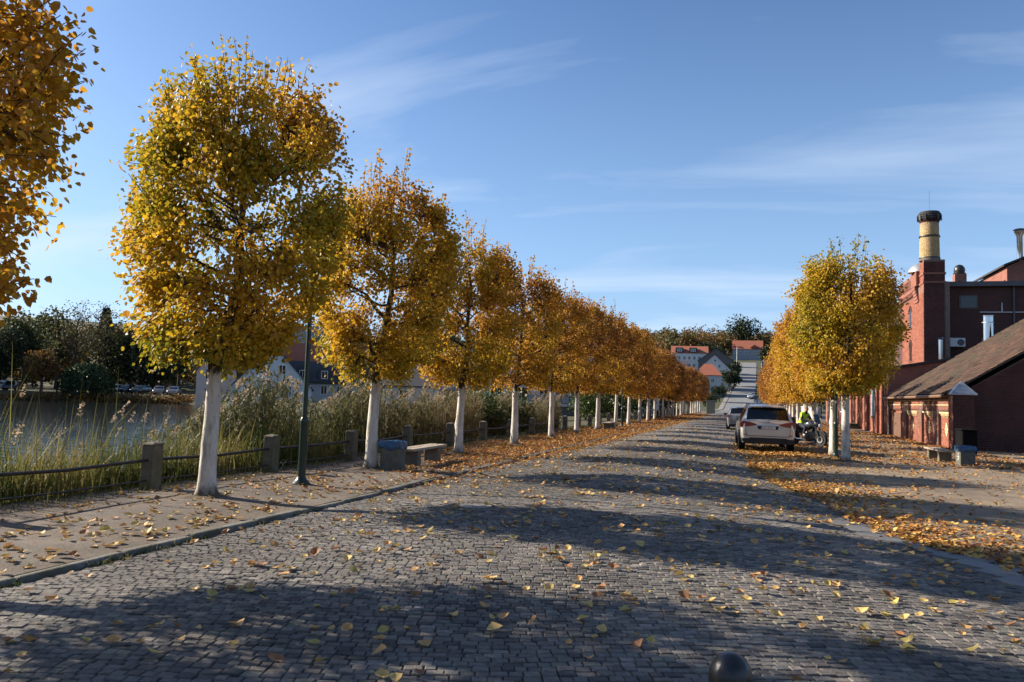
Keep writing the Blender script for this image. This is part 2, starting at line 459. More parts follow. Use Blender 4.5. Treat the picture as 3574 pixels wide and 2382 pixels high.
# carriageway of granite setts: crowned profile, right edge flares towards the camera
RE = np.array([(-20,3.3),(6,3.2),(9.0,3.1),(10.1,2.92),(10.6,2.60),(11.5,2.10),(13,1.72),(15.2,1.36),(18,0.75),(21.2,0.28),(26,0.30),(152,0.30)])
def r_edge(y): return np.interp(y, RE[:,0], RE[:,1])
def road_z(x, y):
    e = r_edge(y); u = np.clip((np.asarray(x)+6.0)/(e+6.0), 0, 1)
    sag = 0.010*np.sin(1.3*x + .7*np.sin(.9*y)) * np.sin(.8*y + .5*x) + .006*np.sin(2.9*x - 1.7*y)
    return -0.065 + 0.15*4*u*(1-u) + sag*4*u*(1-u)
m_farsett = bpy.data.materials.new('distant_setts'); m_farsett.use_nodes = True
_N, _L = m_farsett.node_tree.nodes, m_farsett.node_tree.links
_b = _N['Principled BSDF']; _b.inputs['Roughness'].default_value = 0.75; _b.inputs['Specular IOR Level'].default_value = 0.35
_tc = _N.new('ShaderNodeTexCoord'); _br = _N.new('ShaderNodeTexBrick')
for k, v in (('Scale', 1.0), ('Mortar Size', 0.012), ('Brick Width', 0.115), ('Row Height', 0.10)): _br.inputs[k].default_value = v
_br.inputs['Color1'].default_value = (0.16, 0.155, 0.15, 1); _br.inputs['Color2'].default_value = (0.235, 0.22, 0.20, 1); _br.inputs['Mortar'].default_value = (0.08, 0.07, 0.055, 1)
_mp = _N.new('ShaderNodeMapping'); _mp.inputs['Rotation'].default_value = (0, 0, R(-18)); _L.new(_tc.outputs['Object'], _mp.inputs[0]); _L.new(_mp.outputs[0], _br.inputs['Vector'])
_L.new(_br.outputs['Color'], _b.inputs['Base Color'])
_bp = _N.new('ShaderNodeBump'); _bp.inputs['Strength'].default_value = 0.6; _bp.inputs['Distance'].default_value = 0.012; _bp.invert = True
_L.new(_br.outputs['Fac'], _bp.inputs['Height']); _L.new(_bp.outputs[0], _b.inputs['Normal'])
ROAD_END = 32.0
def strip(y0, y1, ny, dz, m, nm):
    yv = np.linspace(y0, y1, ny); uv = np.linspace(0, 1, 15)
    Y = np.repeat(yv[:,None], 15, 1); X = -6.0 + uv[None,:]*(r_edge(Y)+6.0)
    Z = road_z(X, Y) + dz
    i = np.arange(ny*15).reshape(ny, 15)
    F = np.stack([i[:-1,:-1], i[:-1,1:], i[1:,1:], i[1:,:-1]], -1).reshape(-1, 4)
    return np_mesh(nm, np.stack([X,Y,Z],-1).reshape(-1,3), F, [m], smooth=True)
road = tag(obj('road', strip(-14, ROAD_END, 120, 0.0, m_joint, 'road')), kind='structure')
obj('distant_paving', strip(ROAD_END, 152, 80, 0.016, m_farsett, 'distant_paving'), road)

# granite setts in gently curving courses
def row_y(r, x): return r + 0.33*x + 0.10*np.sin(1.05*x + 0.4) + 0.006*np.sin(5*x + r)
SX, SY, SL, SW, SA = [], [], [], [], []
pitch = 0.084
for r in np.arange(-1.0, ROAD_END + 2.2, pitch):
    n = 140
    ln = rng.uniform(0.066, 0.120, n); e = -6.0 + rng.uniform(-0.1, 0) + np.concatenate([[0], np.cumsum(ln)])
    xc = (e[:-1] + e[1:]) / 2; yc = row_y(r, xc) + rng.normal(0, 0.004, n)
    sl = 0.33 + 0.10*1.05*np.cos(1.05*xc + 0.4)
    k = (xc - ln/2 > -6.0) & (xc + ln/2 < r_edge(yc) - 0.02) & (yc > 2.0) & (yc < ROAD_END - 0.05)
    SX.append(xc[k]); SY.append(yc[k]); SL.append(ln[k]); SA.append(np.arctan(sl[k])); SW.append(np.full(k.sum(), pitch) * np.cos(np.arctan(sl[k])))
SX, SY, SL, SW, SA = map(np.concatenate, (SX, SY, SL, SW, SA))
SL = SL / np.cos(SA)
# the slab band at the flare and the manhole replace setts there
slab_pts = []
MHX, MHY = -3.84, 10.74
SLABS = []
for k in range(9):                                     # slabs lying along the flared edge
    y0 = 9.1 + 0.42*k
    SLABS.append((float(r_edge(y0)) - 0.36 + 0.03*math.sin(k*2.1), y0, 0.62 + 0.05*math.sin(k), 0.38))
keep = np.hypot(SX-MHX, SY-MHY) > 0.46
for sx, sy, sw, sh in SLABS: keep &= ~((np.abs(SX-sx) < sw/2 + 0.05) & (np.abs(SY-sy) < sh/2 + 0.05))
SX, SY, SL, SW, SA = SX[keep], SY[keep], SL[keep], SW[keep], SA[keep]
NS = len(SX)
SC = np.clip(rng.normal(0.5, 0.33, NS), 0, 1)
SH = 0.016 + rng.normal(0, 0.0026, NS)
SZ = road_z(SX, SY)
STV = []                                               # eight sett shapes, unit size
for k in range(8):
    q = np.array([(-.5,-.5),(.5,-.5),(.5,.5),(-.5,.5)]) * np.array([0.955, 0.935]) + rng.uniform(-0.035, 0.035, (4,2))
    tz = rng.uniform(-0.10, 0.10, 4)
    top = np.column_stack([q*0.84, 1.0 + tz*0.6]); mid = np.column_stack([q*0.965, 0.70 + tz*0.6]); bot = np.column_stack([q, np.full(4, -0.6)])
    STV.append(np.concatenate([top, mid, bot]))
STV = np.array(STV)
STF = [(0,1,2,3)] + [(4+i, 4+(i+1)%4, (i+1)%4, i) for i in range(4)] + [(8+i, 8+(i+1)%4, 4+(i+1)%4, 4+i) for i in range(4)]
STF = np.array(STF)
SV = rng.integers(0, 8, NS)
u, v, dz_ = cam_px(np.column_stack([SX, SY, SZ + 0.02]))
inview = (u > -0.01) & (u < 1.01) & (v < 1.02) & (v > 0)
order = np.argsort(np.where(inview, dz_, 1e6))
indiv = order[:300]; rest = np.ones(NS, bool); rest[indiv] = False
sett_me = {}
for i in indiv:
    key = (int(SV[i]), int(SC[i]*6))
    if key not in sett_me:
        sett_me[key] = np_mesh('sett', STV[key[0]] * np.array([1,1,1]), STF, [m_stone], np.full(9, (key[1]+.5)/7.0))
    o = bpy.data.objects.new('granite_sett', sett_me[key]); o.location = (SX[i], SY[i], SZ[i]); o.rotation_euler = (0, 0, SA[i])
    o.scale = (SL[i], SW[i], SH[i]); link(o, road)
def settmesh(idx, faces, vsel, name):
    P = STV[SV[idx]][:, vsel, :] * np.stack([SL[idx], SW[idx], SH[idx]], -1)[:,None,:]
    c, s = np.cos(SA[idx])[:,None], np.sin(SA[idx])[:,None]
    W = np.stack([SX[idx][:,None] + P[...,0]*c - P[...,1]*s, SY[idx][:,None] + P[...,0]*s + P[...,1]*c, SZ[idx][:,None] + P[...,2]], -1)
    k = len(vsel); F = (faces[None] + (np.arange(len(idx))*k)[:,None,None]).reshape(-1, 4)
    return np_mesh(name, W.reshape(-1,3), F, [m_stone], np.repeat(SC[idx], len(faces)))
ri = np.where(rest)[0]; near = ri[SY[ri] < 11]; far = ri[SY[ri] >= 11]
F2 = np.array([(0,1,2,3)] + [(4+i, 4+(i+1)%4, (i+1)%4, i) for i in range(4)])
tag(obj('granite_setts', settmesh(near, STF, list(range(12)), 'granite_setts'), road), kind='stuff')
tag(obj('distant_granite_setts', settmesh(far, F2, [4,5,6,7,8,9,10,11], 'distant_granite_setts'), road), kind='stuff')
for k, (sx, sy, sw, sh) in enumerate(SLABS):
    me = MB().cbox((0,0,0), (sw-0.03, sh-0.04, 0.05)).mesh('paving_slab', m_slab, 0.008)
    a = me.attributes.new('col', 'FLOAT', 'FACE'); a.data.foreach_set('value', np.full(len(me.polygons), random.random(), np.float32))
    obj('paving_slab', me, road, (sx, sy, float(road_z(sx, sy)) + 0.002), (0, 0.02, -0.9 + 0.5*min(1, k/5)))
# manhole cover
m_iron = mat('cast_iron', (0.09, 0.08, 0.07), (0.16, 0.13, 0.10), 18, 0.6, 0.4, 40, metal=0.4)
m_conc = mat('manhole_concrete', (0.29, 0.255, 0.22), (0.22, 0.195, 0.17), 9, 0.9, 0.3, 50)
mh = thing('manhole_cover', 'round concrete and iron manhole cover set in the cobbles', 'manhole', (MHX, MHY, float(road_z(MHX, MHY)) + 0.004))
MB().lathe([(0.455,-0.02),(0.455,0.010),(0.41,0.018),(0.36,0.020),(0.355,0.006),(0.355,-0.02)], n=40, caps=False).build('outer_ring', m_iron, mh, smooth=True)
MB().lathe([(0.345,-0.02),(0.345,0.017),(0.335,0.020),(0.255,0.020),(0.25,0.012),(0.25,-0.02)], n=40, caps=False).build('lid_rim', m_iron, mh, smooth=True)
MB().lathe([(0.248,-0.02),(0.248,0.017),(0.15,0.020)], n=40).build('concrete_disc', m_conc, mh)
for k in range(22):
    t = 2*math.pi*k/22
    MB().cbox((0.295*math.cos(t), 0.295*math.sin(t), 0.022), (0.05, 0.028, 0.012), t).build('vent_lug', m_iron, mh)

# left pavement and right yard
def sheet(name, x0, x1, y0, y1, nx, ny, m, zf, edge=None):
    xv = np.linspace(0, 1, nx); yv = np.linspace(y0, y1, ny)
    Y = np.repeat(yv[:,None], nx, 1)
    a = x0 if not callable(x0) else x0(Y); X = a + xv[None,:]*(x1 - a) + 0*Y; Z = zf(X, Y)
    i = np.arange(nx*ny).reshape(ny, nx)
    F = np.stack([i[:-1,:-1], i[:-1,1:], i[1:,1:], i[1:,:-1]], -1).reshape(-1,4)
    return tag(obj(name, np_mesh(name, np.stack([X,Y,Z],-1).reshape(-1,3), F, [m], smooth=True)), kind='structure')
def pave_z(x, y):
    return (0.012*np.sin(1.7*x + 0.9*y) + 0.010*np.sin(0.6*y + 2.3*x))*np.clip((-6.15 - x)/.5, .12, 1) - 0.03*np.clip((-8.9 - x)/0.9, 0, 1) - 0.004
def yard_z(x, y):
    e = r_edge(y); t = np.clip((x - e)/1.2, 0, 1)
    return -0.062*(1-t)**2 + 0.012*np.sin(0.9*x + 0.5*y)*t + 0.012*np.sin(0.37*y - 1.3*x)*t
sheet('pavement', -9.9, -6.095, -14, 152, 14, 340, m_sand, pave_z)
sheet('yard', lambda Y: r_edge(Y), 60.0, -14, 152, 90, 260, m_yard, yard_z)
# kerb of long granite stones
kerb = tag(bpy.data.objects.new('kerb', None), kind='structure'); link(kerb)
kme = []
for k in range(5):
    mb = MB().box(-0.066, 0.066, -0.49, 0.49, -0.16, 0.008)
    me = mb.mesh('kerb_stone', m_kerb, 0.022, segs=2); kme.append(me)
y = -6.0; k = 0
while y < 118:
    L_ = random.choice((0.8, 1.0, 1.0, 1.2))
    o = obj('kerb_stone', kme[k % 5], kerb, (-6.062 + random.uniform(-.006, .006), y + L_/2, random.uniform(-.022, .008)), (random.uniform(-.015,.015), random.uniform(-.10,.10), random.uniform(-.012,.012)))
    o.scale = (1, L_*0.995, 1); y += L_; k += 1
# dirt and moss in the gutter beside the kerb

# ------------------------------------------------------------------ fallen leaves
def leaf_shape(seed):
    r = np.random.default_rng(seed)
    pts = np.array([(0,-.08),(-.30,-.02),(-.46,.26),(-.30,.66),(0,.96),(.30,.66),(.46,.26),(.30,-.02)])
    pts = pts + r.normal(0, .035, pts.shape) - np.array([0,.42])
    c1, c2 = r.uniform(-.6,1.7), r.uniform(-.5,1.5)
    z = 0.10 + c1*0.55*pts[:,0]**2 + c2*0.50*pts[:,1]**2 + r.normal(0,.03,8)
    mid = np.array([[0,-.15, r.uniform(-.05,.03)],[0,.18, r.uniform(-.06,.03)]])
    return np.concatenate([np.column_stack([pts, z]), mid])
LV = np.array([leaf_shape(40+k) for k in range(8)])
LF = np.array([(0,1,2,8),(8,2,3,4),(0,8,6,7),(8,4,5,6)])
def leaves_mesh(name, X, Y, Z, S, A, T1, T2, col, m, var=None):
    n = len(X); vi = rng.integers(0, 8, n) if var is None else var
    P = LV[vi] * S[:,None,None]
    ca, sa = np.cos(A)[:,None], np.sin(A)[:,None]; c1, s1 = np.cos(T1)[:,None], np.sin(T1)[:,None]; c2, s2 = np.cos(T2)[:,None], np.sin(T2)[:,None]
    x, y, z = P[...,0], P[...,1], P[...,2]
    x, z = x*c1 + z*s1, -x*s1 + z*c1
    y, z = y*c2 - z*s2, y*s2 + z*c2
    x, y = x*ca - y*sa, x*sa + y*ca
    z = z - z.min(1, keepdims=True)
    W = np.stack([x + X[:,None], y + Y[:,None], z + Z[:,None]], -1).reshape(-1,3)
    o = (np.arange(n)*10)[:,None,None]
    return np_mesh(name, W, (LF[None]+o).reshape(-1,4), [m], np.repeat(col, 4))
LX, LY, LZ, LC, LS, LK = [], [], [], [], [], []
def put(x, y, surf, c, s=(0.048, 0.112), kind=0, lift=0.0):
    n = len(x)
    z = surf(x, y)
    LX.append(x); LY.append(y); LZ.append(z + rng.uniform(0, 1, n)*lift); LC.append(np.clip(c, 0, 1)); LS.append(rng.uniform(s[0], s[1], n)); LK.append(np.full(n, kind))
road_top = lambda x, y: road_z(x, y) + np.where(y < ROAD_END, 0.020, 0.018)
def clusters(n, x0, x1, y0, y1, p=0.45, spread=0.16):
    x = rng.uniform(x0, x1, n); y = rng.uniform(y0, y1, n)
    k = rng.random(n) < p
    ex = [x]; ey = [y]
    for j in range(3):
        m_ = k & (rng.random(n) < 0.65); ex.append(x[m_] + rng.normal(0, spread, m_.sum())); ey.append(y[m_] + rng.normal(0, spread*0.7, m_.sum()))
    return np.concatenate(ex), np.concatenate(ey)
def on_road(x, y): return (x > -5.97) & (x < r_edge(y) - 0.05)
def ncol(n, mu, sd): return rng.normal(mu, sd, n)
# scattered on the setts
for n, y0, y1 in ((170, 2.6, 7.0), (290, 7.0, 12.0), (720, 12, 22), (1000, 22, 45), (1200, 45, 110)):
    x, y = clusters(n, -5.9, 3.0, y0, y1); k = on_road(x, y); x, y = x[k], y[k]
    put(x, y, road_top, ncol(len(x), 0.52, 0.26))
# left pavement: thin near the camera, a carpet further on
x, y = clusters(400, -9.3, -6.2, 1.5, 14.0); k = (x > -9.4) & (x < -6.2); put(x[k], y[k], pave_z, ncol(k.sum(), 0.55, 0.25))
x, y = clusters(60, -6.9, -5.75, 3.0, 12.0); k = (x < -6.2); put(x[k], y[k], pave_z, ncol(k.sum(), 0.4, 0.25))
def band(n, xf, y0, y1, surf, mu, kind, dens, lift=0.03, sd=0.26, size=(0.050, 0.100)):
    y = rng.uniform(y0, y1, n); x = xf(y, n); k = rng.random(n) < dens(x, y); put(x[k], y[k], surf, ncol(k.sum(), mu, sd), size, kind, lift)
ramp_ = lambda v, a, b: np.clip((v - a)/(b - a), 0, 1)
band(14000, lambda y, n: rng.uniform(-9.2, -6.1, n), 11.5, 42, pave_z, 0.45, 1, lambda x, y: (0.06 + 0.94*ramp_(y + 1.2*(x+6.1), 13.0, 19.0)) * (0.55 + 0.45*ramp_(x, -9.0, -7.6)))
band(6500, lambda y, n: rng.uniform(-9.2, -6.1, n), 42, 118, pave_z, 0.5, 1, lambda x, y: np.ones(len(x)), size=(0.10, 0.16))
band(5200, lambda y, n: -6.0 + np.abs(rng.normal(0, 0.45, n)), 13, 110, road_top, 0.42, 1, lambda x, y: 0.25 + 0.75*ramp_(y, 15, 30), size=(0.07, 0.13))
# right edge: heaps along the gutter, thinner over the yard
band(7500, lambda y, n: r_edge(y) + rng.gamma(1.7, 0.55, n) - 0.35, 9.0, 31, lambda x, y: np.where(x < r_edge(y), road_top(x, y), yard_z(x, y)), 0.32, 1, lambda x, y: 0.28 + 0.72*np.clip(0.5 + 0.6*np.sin(1.15*y + 0.6), 0, 1), lift=0.05, sd=0.3)
band(5200, lambda y, n: rng.uniform(1.5, 9.5, n), 10, 34, yard_z, 0.35, 1, lambda x, y: np.clip(0.16 + 0.5*np.sin(0.8*x + 1.3*y + 2*np.sin(.7*y))**2 * ramp_(y, 12, 26), 0, 1))
band(9000, lambda y, n: rng.uniform(0.6, 9.0, n), 26, 60, yard_z, 0.5, 1, lambda x, y: np.clip(0.30 + 0.6*np.sin(1.1*y + 0.5*x)**2, 0, 1), size=(0.075, 0.13))
band(6000, lambda y, n: rng.uniform(0.5, 7.0, n), 60, 120, yard_z, 0.55, 1, lambda x, y: np.ones(len(x)), size=(0.10, 0.16))
band(900, lambda y, n: rng.uniform(7.9, 8.8, n), 36, 56, yard_z, 0.5, 1, lambda x, y: np.ones(len(x)), lift=0.06)
band(1500, lambda y, n: rng.uniform(-0.6, 2.2, n), 27, 36, lambda x, y: np.where(x < r_edge(y), road_top(x, y), yard_z(x, y)), 0.3, 1, lambda x, y: np.ones(len(x)))
band(500, lambda y, n: rng.uniform(7.0, 18.0, n), 30, 37.5, yard_z, 0.35, 1, lambda x, y: np.ones(len(x)))
LX, LY, LZ, LC, LS, LK = map(np.concatenate, (LX, LY, LZ, LC, LS, LK))
NL = len(LX); LA = rng.uniform(0, 6.28, NL); T1 = rng.normal(0, 0.22, NL); T2 = rng.normal(0, 0.22, NL); LVI = rng.integers(0, 8, NL)
u, v, dz_ = cam_px(np.column_stack([LX, LY, LZ]))
size_px = LS / dz_ * ((u > 0.0) & (u < 1) & (v < 1) & (v > 0)) * (LK == 0)
pick = np.argsort(-size_px)[:300]; pick = pick[size_px[pick] > 0]
rest = np.ones(NL, bool); rest[pick] = False
fl_me = {}
GREEN_ = ('pale yellow-green', 'golden yellow', 'orange-brown', 'dark brown')
for i in pick:
    cb = int(min(3, LC[i]*4)); key = (int(LVI[i]), cb)
    if key not in fl_me:
        fl_me[key] = np_mesh('fallen_leaf', LV[key[0]], LF, [m_fallen], np.full(4, (0.06, 0.33, 0.62, 0.92)[cb]))
    o = obj('fallen_leaf', fl_me[key], None, (LX[i], LY[i], LZ[i] + 0.002 + 0.5*LS[i]*abs(T2[i]) + 0.4*LS[i]*abs(T1[i])), (T2[i], T1[i], LA[i]), (LS[i],)*3)
    lx, ly = LX[i], LY[i]
    if lx < -6.0: where = 'on the left pavement ' + ('near the picture edge' if ly < 7 else 'before the first whole linden' if ly < 10.5 else 'around the lamp post')
    else:
        side = 'along the left kerb' if lx < -5.0 else 'left of mid-road' if lx < -3.2 else 'in mid-road' if lx < -1.2 else 'right of mid-road' if lx < 0.6 else 'near the right road edge'
        where = 'on the cobbles ' + side + (', nearest the camera' if ly < 5.6 else ', short of the manhole' if ly < 9 else ', level with the manhole')
    tag(o, '%s fallen leaf %s' % (GREEN_[cb], where), 'leaf', '%s leaves %s' % (GREEN_[cb], where))
i0 = np.where(rest & (LK == 0))[0]; i1 = np.where(rest & (LK == 1))[0]
def lm(i, m, nm): return leaves_mesh(nm, LX[i], LY[i], LZ[i], LS[i], LA[i], T1[i], T2[i], LC[i], m, LVI[i])
tag(obj('scattered_leaves', lm(i0, m_fallen, 'scattered_leaves')), 'thinly scattered fallen leaves on the cobbles and paths further off', 'fallen leaves', kind='stuff')
left = i1[LX[i1] < -4.0]; right = i1[LX[i1] >= -4.0]
tag(obj('leaf_carpet', lm(left, m_carpet, 'leaf_carpet')), 'orange-brown carpet of fallen leaves under the left row of trees', 'fallen leaves', kind='stuff')
tag(obj('leaf_drift', lm(right, m_carpet, 'leaf_drift')), 'yellow and brown drift of fallen leaves along the right road edge and yard', 'fallen leaves', kind='stuff')
for k, (x, y, z) in enumerate([(0.15, 17.2, 0.45), (-2.0, 21.0, 1.0), (1.3, 13.0, 0.42), (0.6, 12.4, 0.75), (2.6, 9.6, 0.5)]):
    o = obj('falling_leaf', fl_me[list(fl_me)[k]], None, (x, y, z), (1.1 + .5*k, .4*k, 1.3*k), (0.085,)*3)
    tag(o, 'yellow linden leaf in mid-air, falling over the right half of the road', 'leaf', 'leaves falling through the air')

# ------------------------------------------------------------------ trees
def unit(a): return a / np.maximum(np.linalg.norm(a, axis=-1, keepdims=True), 1e-9)
def leaf_cloud(P, out, size, r, hi, droop=0.6, shape=(0.40, 0.34)):
    n = len(P)
    d = unit(out*0.5 + np.array([0,0,-droop]) + r.normal(0, .55, (n,3)))
    nn = r.normal(0, 1, (n,3)); nn = unit(nn - (nn*d).sum(1, keepdims=True)*d); s = np.cross(d, nn)
    L_ = (size * r.uniform(.7, 1.25, n))[:,None]
    if hi:
        o = [(0,0,0), (-shape[0],.18,.10), (-shape[1],.62,.08), (0,1,-.04), (shape[1],.62,.08), (shape[0],.18,.10)]
        V = np.stack([P + (s*a + d*b + nn*c)*L_ for a,b,c in o], 1); F = np.array([(0,1,2,3),(0,3,4,5)])
    else:
        o = [(0,0,0), (-.46,.42,.08), (0,1,0), (.46,.42,.08)]
        V = np.stack([P + (s*a + d*b + nn*c)*L_ for a,b,c in o], 1); F = np.array([(0,1,2,3)])
    k = V.shape[1]
    return V.reshape(-1,3), (F[None] + (np.arange(n)*k)[:,None,None]).reshape(-1,4), len(F)

def fast_tubes(segs, n=4):
    """segs: (p0, p1, r0, r1) arrays -> open tapered prisms"""
    A = np.array([s[0] for s in segs], float); B = np.array([s[1] for s in segs], float); ra = np.array([s[2] for s in segs]); rb = np.array([s[3] for s in segs])
    d = unit(B - A); up = np.where(np.abs(d[:,2:3]) < .9, np.array([[0,0,1.]]), np.array([[1.,0,0]])); s = unit(np.cross(d, up)); t = np.cross(d, s)
    th = np.arange(n)*2*np.pi/n
    ring = s[:,None,:]*np.cos(th)[None,:,None] + t[:,None,:]*np.sin(th)[None,:,None]
    V = np.concatenate([A[:,None]+ring*ra[:,None,None], B[:,None]+ring*rb[:,None,None]], 1)
    F = np.array([(i, (i+1)%n, n+(i+1)%n, n+i) for i in range(n)])
    return V.reshape(-1,3), (F[None] + (np.arange(len(A))*2*n)[:,None,None]).reshape(-1,4)

def barrel(t, R_):
    return R_ * np.where(t < .34, .56 + .44*np.sin(np.clip(t/.34, 0, 1)*np.pi/2), np.where(t < .62, 1.0, np.sqrt(np.clip(1 - ((t-.62)/.47)**2, 0.02, 1))))

def make_linden(seed, R_=1.62, z0=2.0, z1=6.35, ntw=360, lpt=34, size=0.085, hi=True, nshoot=34, colmu=0.42, green=0.0, holes=0.35, lean=(0, 0), trim=0.0):
    r = np.random.default_rng(seed)
    segs = []; twigs = []
    # leader with slight bends
    lead = [np.array([0,0,1.9])]
    for k in range(7):
        p = lead[-1] + np.array([r.normal(0,.035), r.normal(0,.035), (z1-0.9-1.9)/7]); lead.append(p)
    rr = np.linspace(.100, .034, 8)
    for k in range(7): segs.append((lead[k], lead[k+1], rr[k], rr[k+1]))
    def lead_at(z):
        zs = np.array([p[2] for p in lead]); i = int(np.clip(np.searchsorted(zs, z)-1, 0, 6)); f = (z-zs[i])/(zs[i+1]-zs[i]); return lead[i]*(1-f)+lead[i+1]*f, np.interp(z, zs, rr)
    heads = []
    nb = 17
    for k in range(nb):
        z = 2.05 + (z1-1.3-2.05)*(k+.3*r.random())/nb; a = k*2.4 + r.normal(0,.35)
        p, br = lead_at(z); L_ = barrel(np.array((z-z0)/(z1-z0)), R_)*r.uniform(.50, .80)
        d = np.array([math.cos(a), math.sin(a), 0.25 + .25*r.random()]); q = p; w = br*r.uniform(.42, .6)
        for j in range(4):
            q2 = q + d*L_/4 + r.normal(0, .05, 3); segs.append((q, q2, w*(1-.17*j), w*(1-.17*(j+1)))); q = q2; d = d + np.array([0,0,.07])
            if j in (1,2):                      # side branch
                e = np.cross(d, [0,0,1]) * r.choice([-1,1]) + d*.6 + np.array([0,0,.2]); q3 = q + unit(e)*r.uniform(.3,.55); segs.append((q, q3, w*.5, w*.3)); heads.append((q3, e))
        heads.append((q, d)); segs.append((q - d*.04, q + d*.05, w*.75, w*.7))
    hp = np.array([h[0] for h in heads]); 
    hole_c = r.uniform(-1, 1, (7,3))*np.array([R_, R_, (z1-z0)/2*.7]) + np.array([0,0,z0+(z1-z0)*.42]); hole_r = r.uniform(.28, .55, 7)
    n = 0; tries = 0
    while n < ntw:
        z = z0 + (z1-z0)*r.random()**.9; t = (z-z0)/(z1-z0); a = r.uniform(0, 2*math.pi)
        rad = barrel(np.array(t), R_)*(1 + .06*math.sin(3*a+seed) + .05*math.sin(5*z+2*a)) * r.uniform(.78, 1.06) * (1 - trim*max(0., math.cos(a-.3))*max(0., 1-t/.55))
        e = np.array([rad*math.cos(a), rad*math.sin(a), z])
        if r.random() < holes and (np.linalg.norm(e*np.array([.92,.92,1]) - hole_c, axis=1) < hole_r).any(): continue
        i = np.argmin(np.linalg.norm(hp - e*np.array([.6,.6,.93]), axis=1) + r.uniform(0,.35,len(hp)))
        s = hp[i]; dist = np.linalg.norm(e-s); tries += 1
        if dist > 1.3 and tries < 6*ntw: continue
        mid = (s+e)/2 + r.normal(0,.06,3)
        segs.append((s, mid, .011, .008)); segs.append((mid, e, .008, .004)); twigs.append((s*.4+e*.6, mid, e)); n += 1
    for k in range(nshoot):                      # upright shoots at the top
        a = r.uniform(0, 2*math.pi); rad = R_*.8*math.sqrt(r.random()); t = 1 - .42*(rad/R_)**2
        s = np.array([rad*math.cos(a), rad*math.sin(a), z0+(z1-z0)*t-.35]); h = r.uniform(.35, 1.25)*(1.1-.45*rad/R_)
        e = s + np.array([.10*math.cos(a)*h, .10*math.sin(a)*h, h]) + r.normal(0,.05,3); m_ = (s+e)/2 + r.normal(0,.03,3)
        b0 = hp[np.argmin(np.linalg.norm(hp - s, axis=1))]; segs.append((b0, s, .012, .009))
        segs.append((s, m_, .009, .006)); segs.append((m_, e, .006, .003)); twigs.append((s, m_, e))
    T = np.array(twigs); nt = len(T)
    f = r.uniform(0, 1, (nt, lpt)); f[:, :2] = r.uniform(.9, 1.03, (nt, 2))
    P = ((1-f)**2)[...,None]*T[:,None,0] + (2*f*(1-f))[...,None]*T[:,None,1] + (f**2)[...,None]*T[:,None,2]
    sc = np.where(np.arange(nt) < ntw, .105, .045)[:,None,None]
    P = (P + r.normal(0, 1, P.shape)*sc).reshape(-1,3)
    P = P[r.random(len(P)) < np.repeat(np.where(np.arange(nt) < ntw, 1, .55), lpt)]
    c0 = np.array([0,0,(z0+z1)/2]); out = unit((P-c0)*np.array([1,1,.4]))
    V, F, fpl = leaf_cloud(P, out, size, r, hi)
    fld = .5*np.sin(1.9*P[:,0]+seed) + .5*np.sin(1.6*P[:,1]+1.3*P[:,2]+seed*2) + .4*np.sin(2.3*P[:,2]-seed)
    rad = np.hypot(P[:,0], P[:,1])/R_
    col = colmu + .11*fld - green*(.35 - .25*rad)*np.clip(1.3 - fld, 0, 1.6) + r.normal(0, .085, len(P)) + .04*(P[:,2]-z0-2)/2
    def bend(Q): f_ = np.clip((Q[:,2]-1.95)/1.3, 0, 1)[:,None]; Q[:, :2] += np.array(lean)[None]*f_*f_*(3-2*f_); return Q
    V = bend(V)
    crown = np_mesh('crown', V, F, [m_leaf], np.repeat(np.clip(col, .02, .98), fpl))
    bv, bf = fast_tubes(segs, 5 if hi else 4); bv = bend(bv)
    branch = np_mesh('branches', bv, bf, [m_bark], smooth=True)
    # whitewashed bole with burls and root flare
    nz, na = 15, 14; zz = np.concatenate([[-.12, .0, .06], np.linspace(.14, 2.06, nz-3)]); th = np.arange(na)*2*np.pi/na
    base = np.interp(zz, [-.12, 0, .10, .3, 1.0, 2.06], [.25, .20, .148, .126, .114, .098])
    RR = base[:,None]*(1 + .05*np.sin(2*th+seed)[None] + .05*np.sin(3*th[None]+4*zz[:,None]) + .10*np.exp(-np.clip(zz,0,9)/.12)[:,None]*np.sin(5*th+seed)[None])
    for _ in range(3):
        bz, ba = r.uniform(.3, 1.7), r.uniform(0, 6.28); RR += .028*np.exp(-((zz[:,None]-bz)/.10)**2 - (np.angle(np.exp(1j*(th-ba)))[None]/.5)**2)
    lx, ly = r.normal(0,.012), r.normal(0,.012)
    V = np.stack([RR*np.cos(th)[None]+lx*zz[:,None]*0, RR*np.sin(th)[None], np.repeat(zz[:,None], na, 1)], -1).reshape(-1,3)
    i = np.arange(nz*na).reshape(nz, na); j = np.roll(i, -1, 1)
    F = np.stack([i[:-1], j[:-1], j[1:], i[1:]], -1).reshape(-1,4)
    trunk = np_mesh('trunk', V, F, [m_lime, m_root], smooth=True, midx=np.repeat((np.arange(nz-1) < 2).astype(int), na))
    return trunk, branch, crown

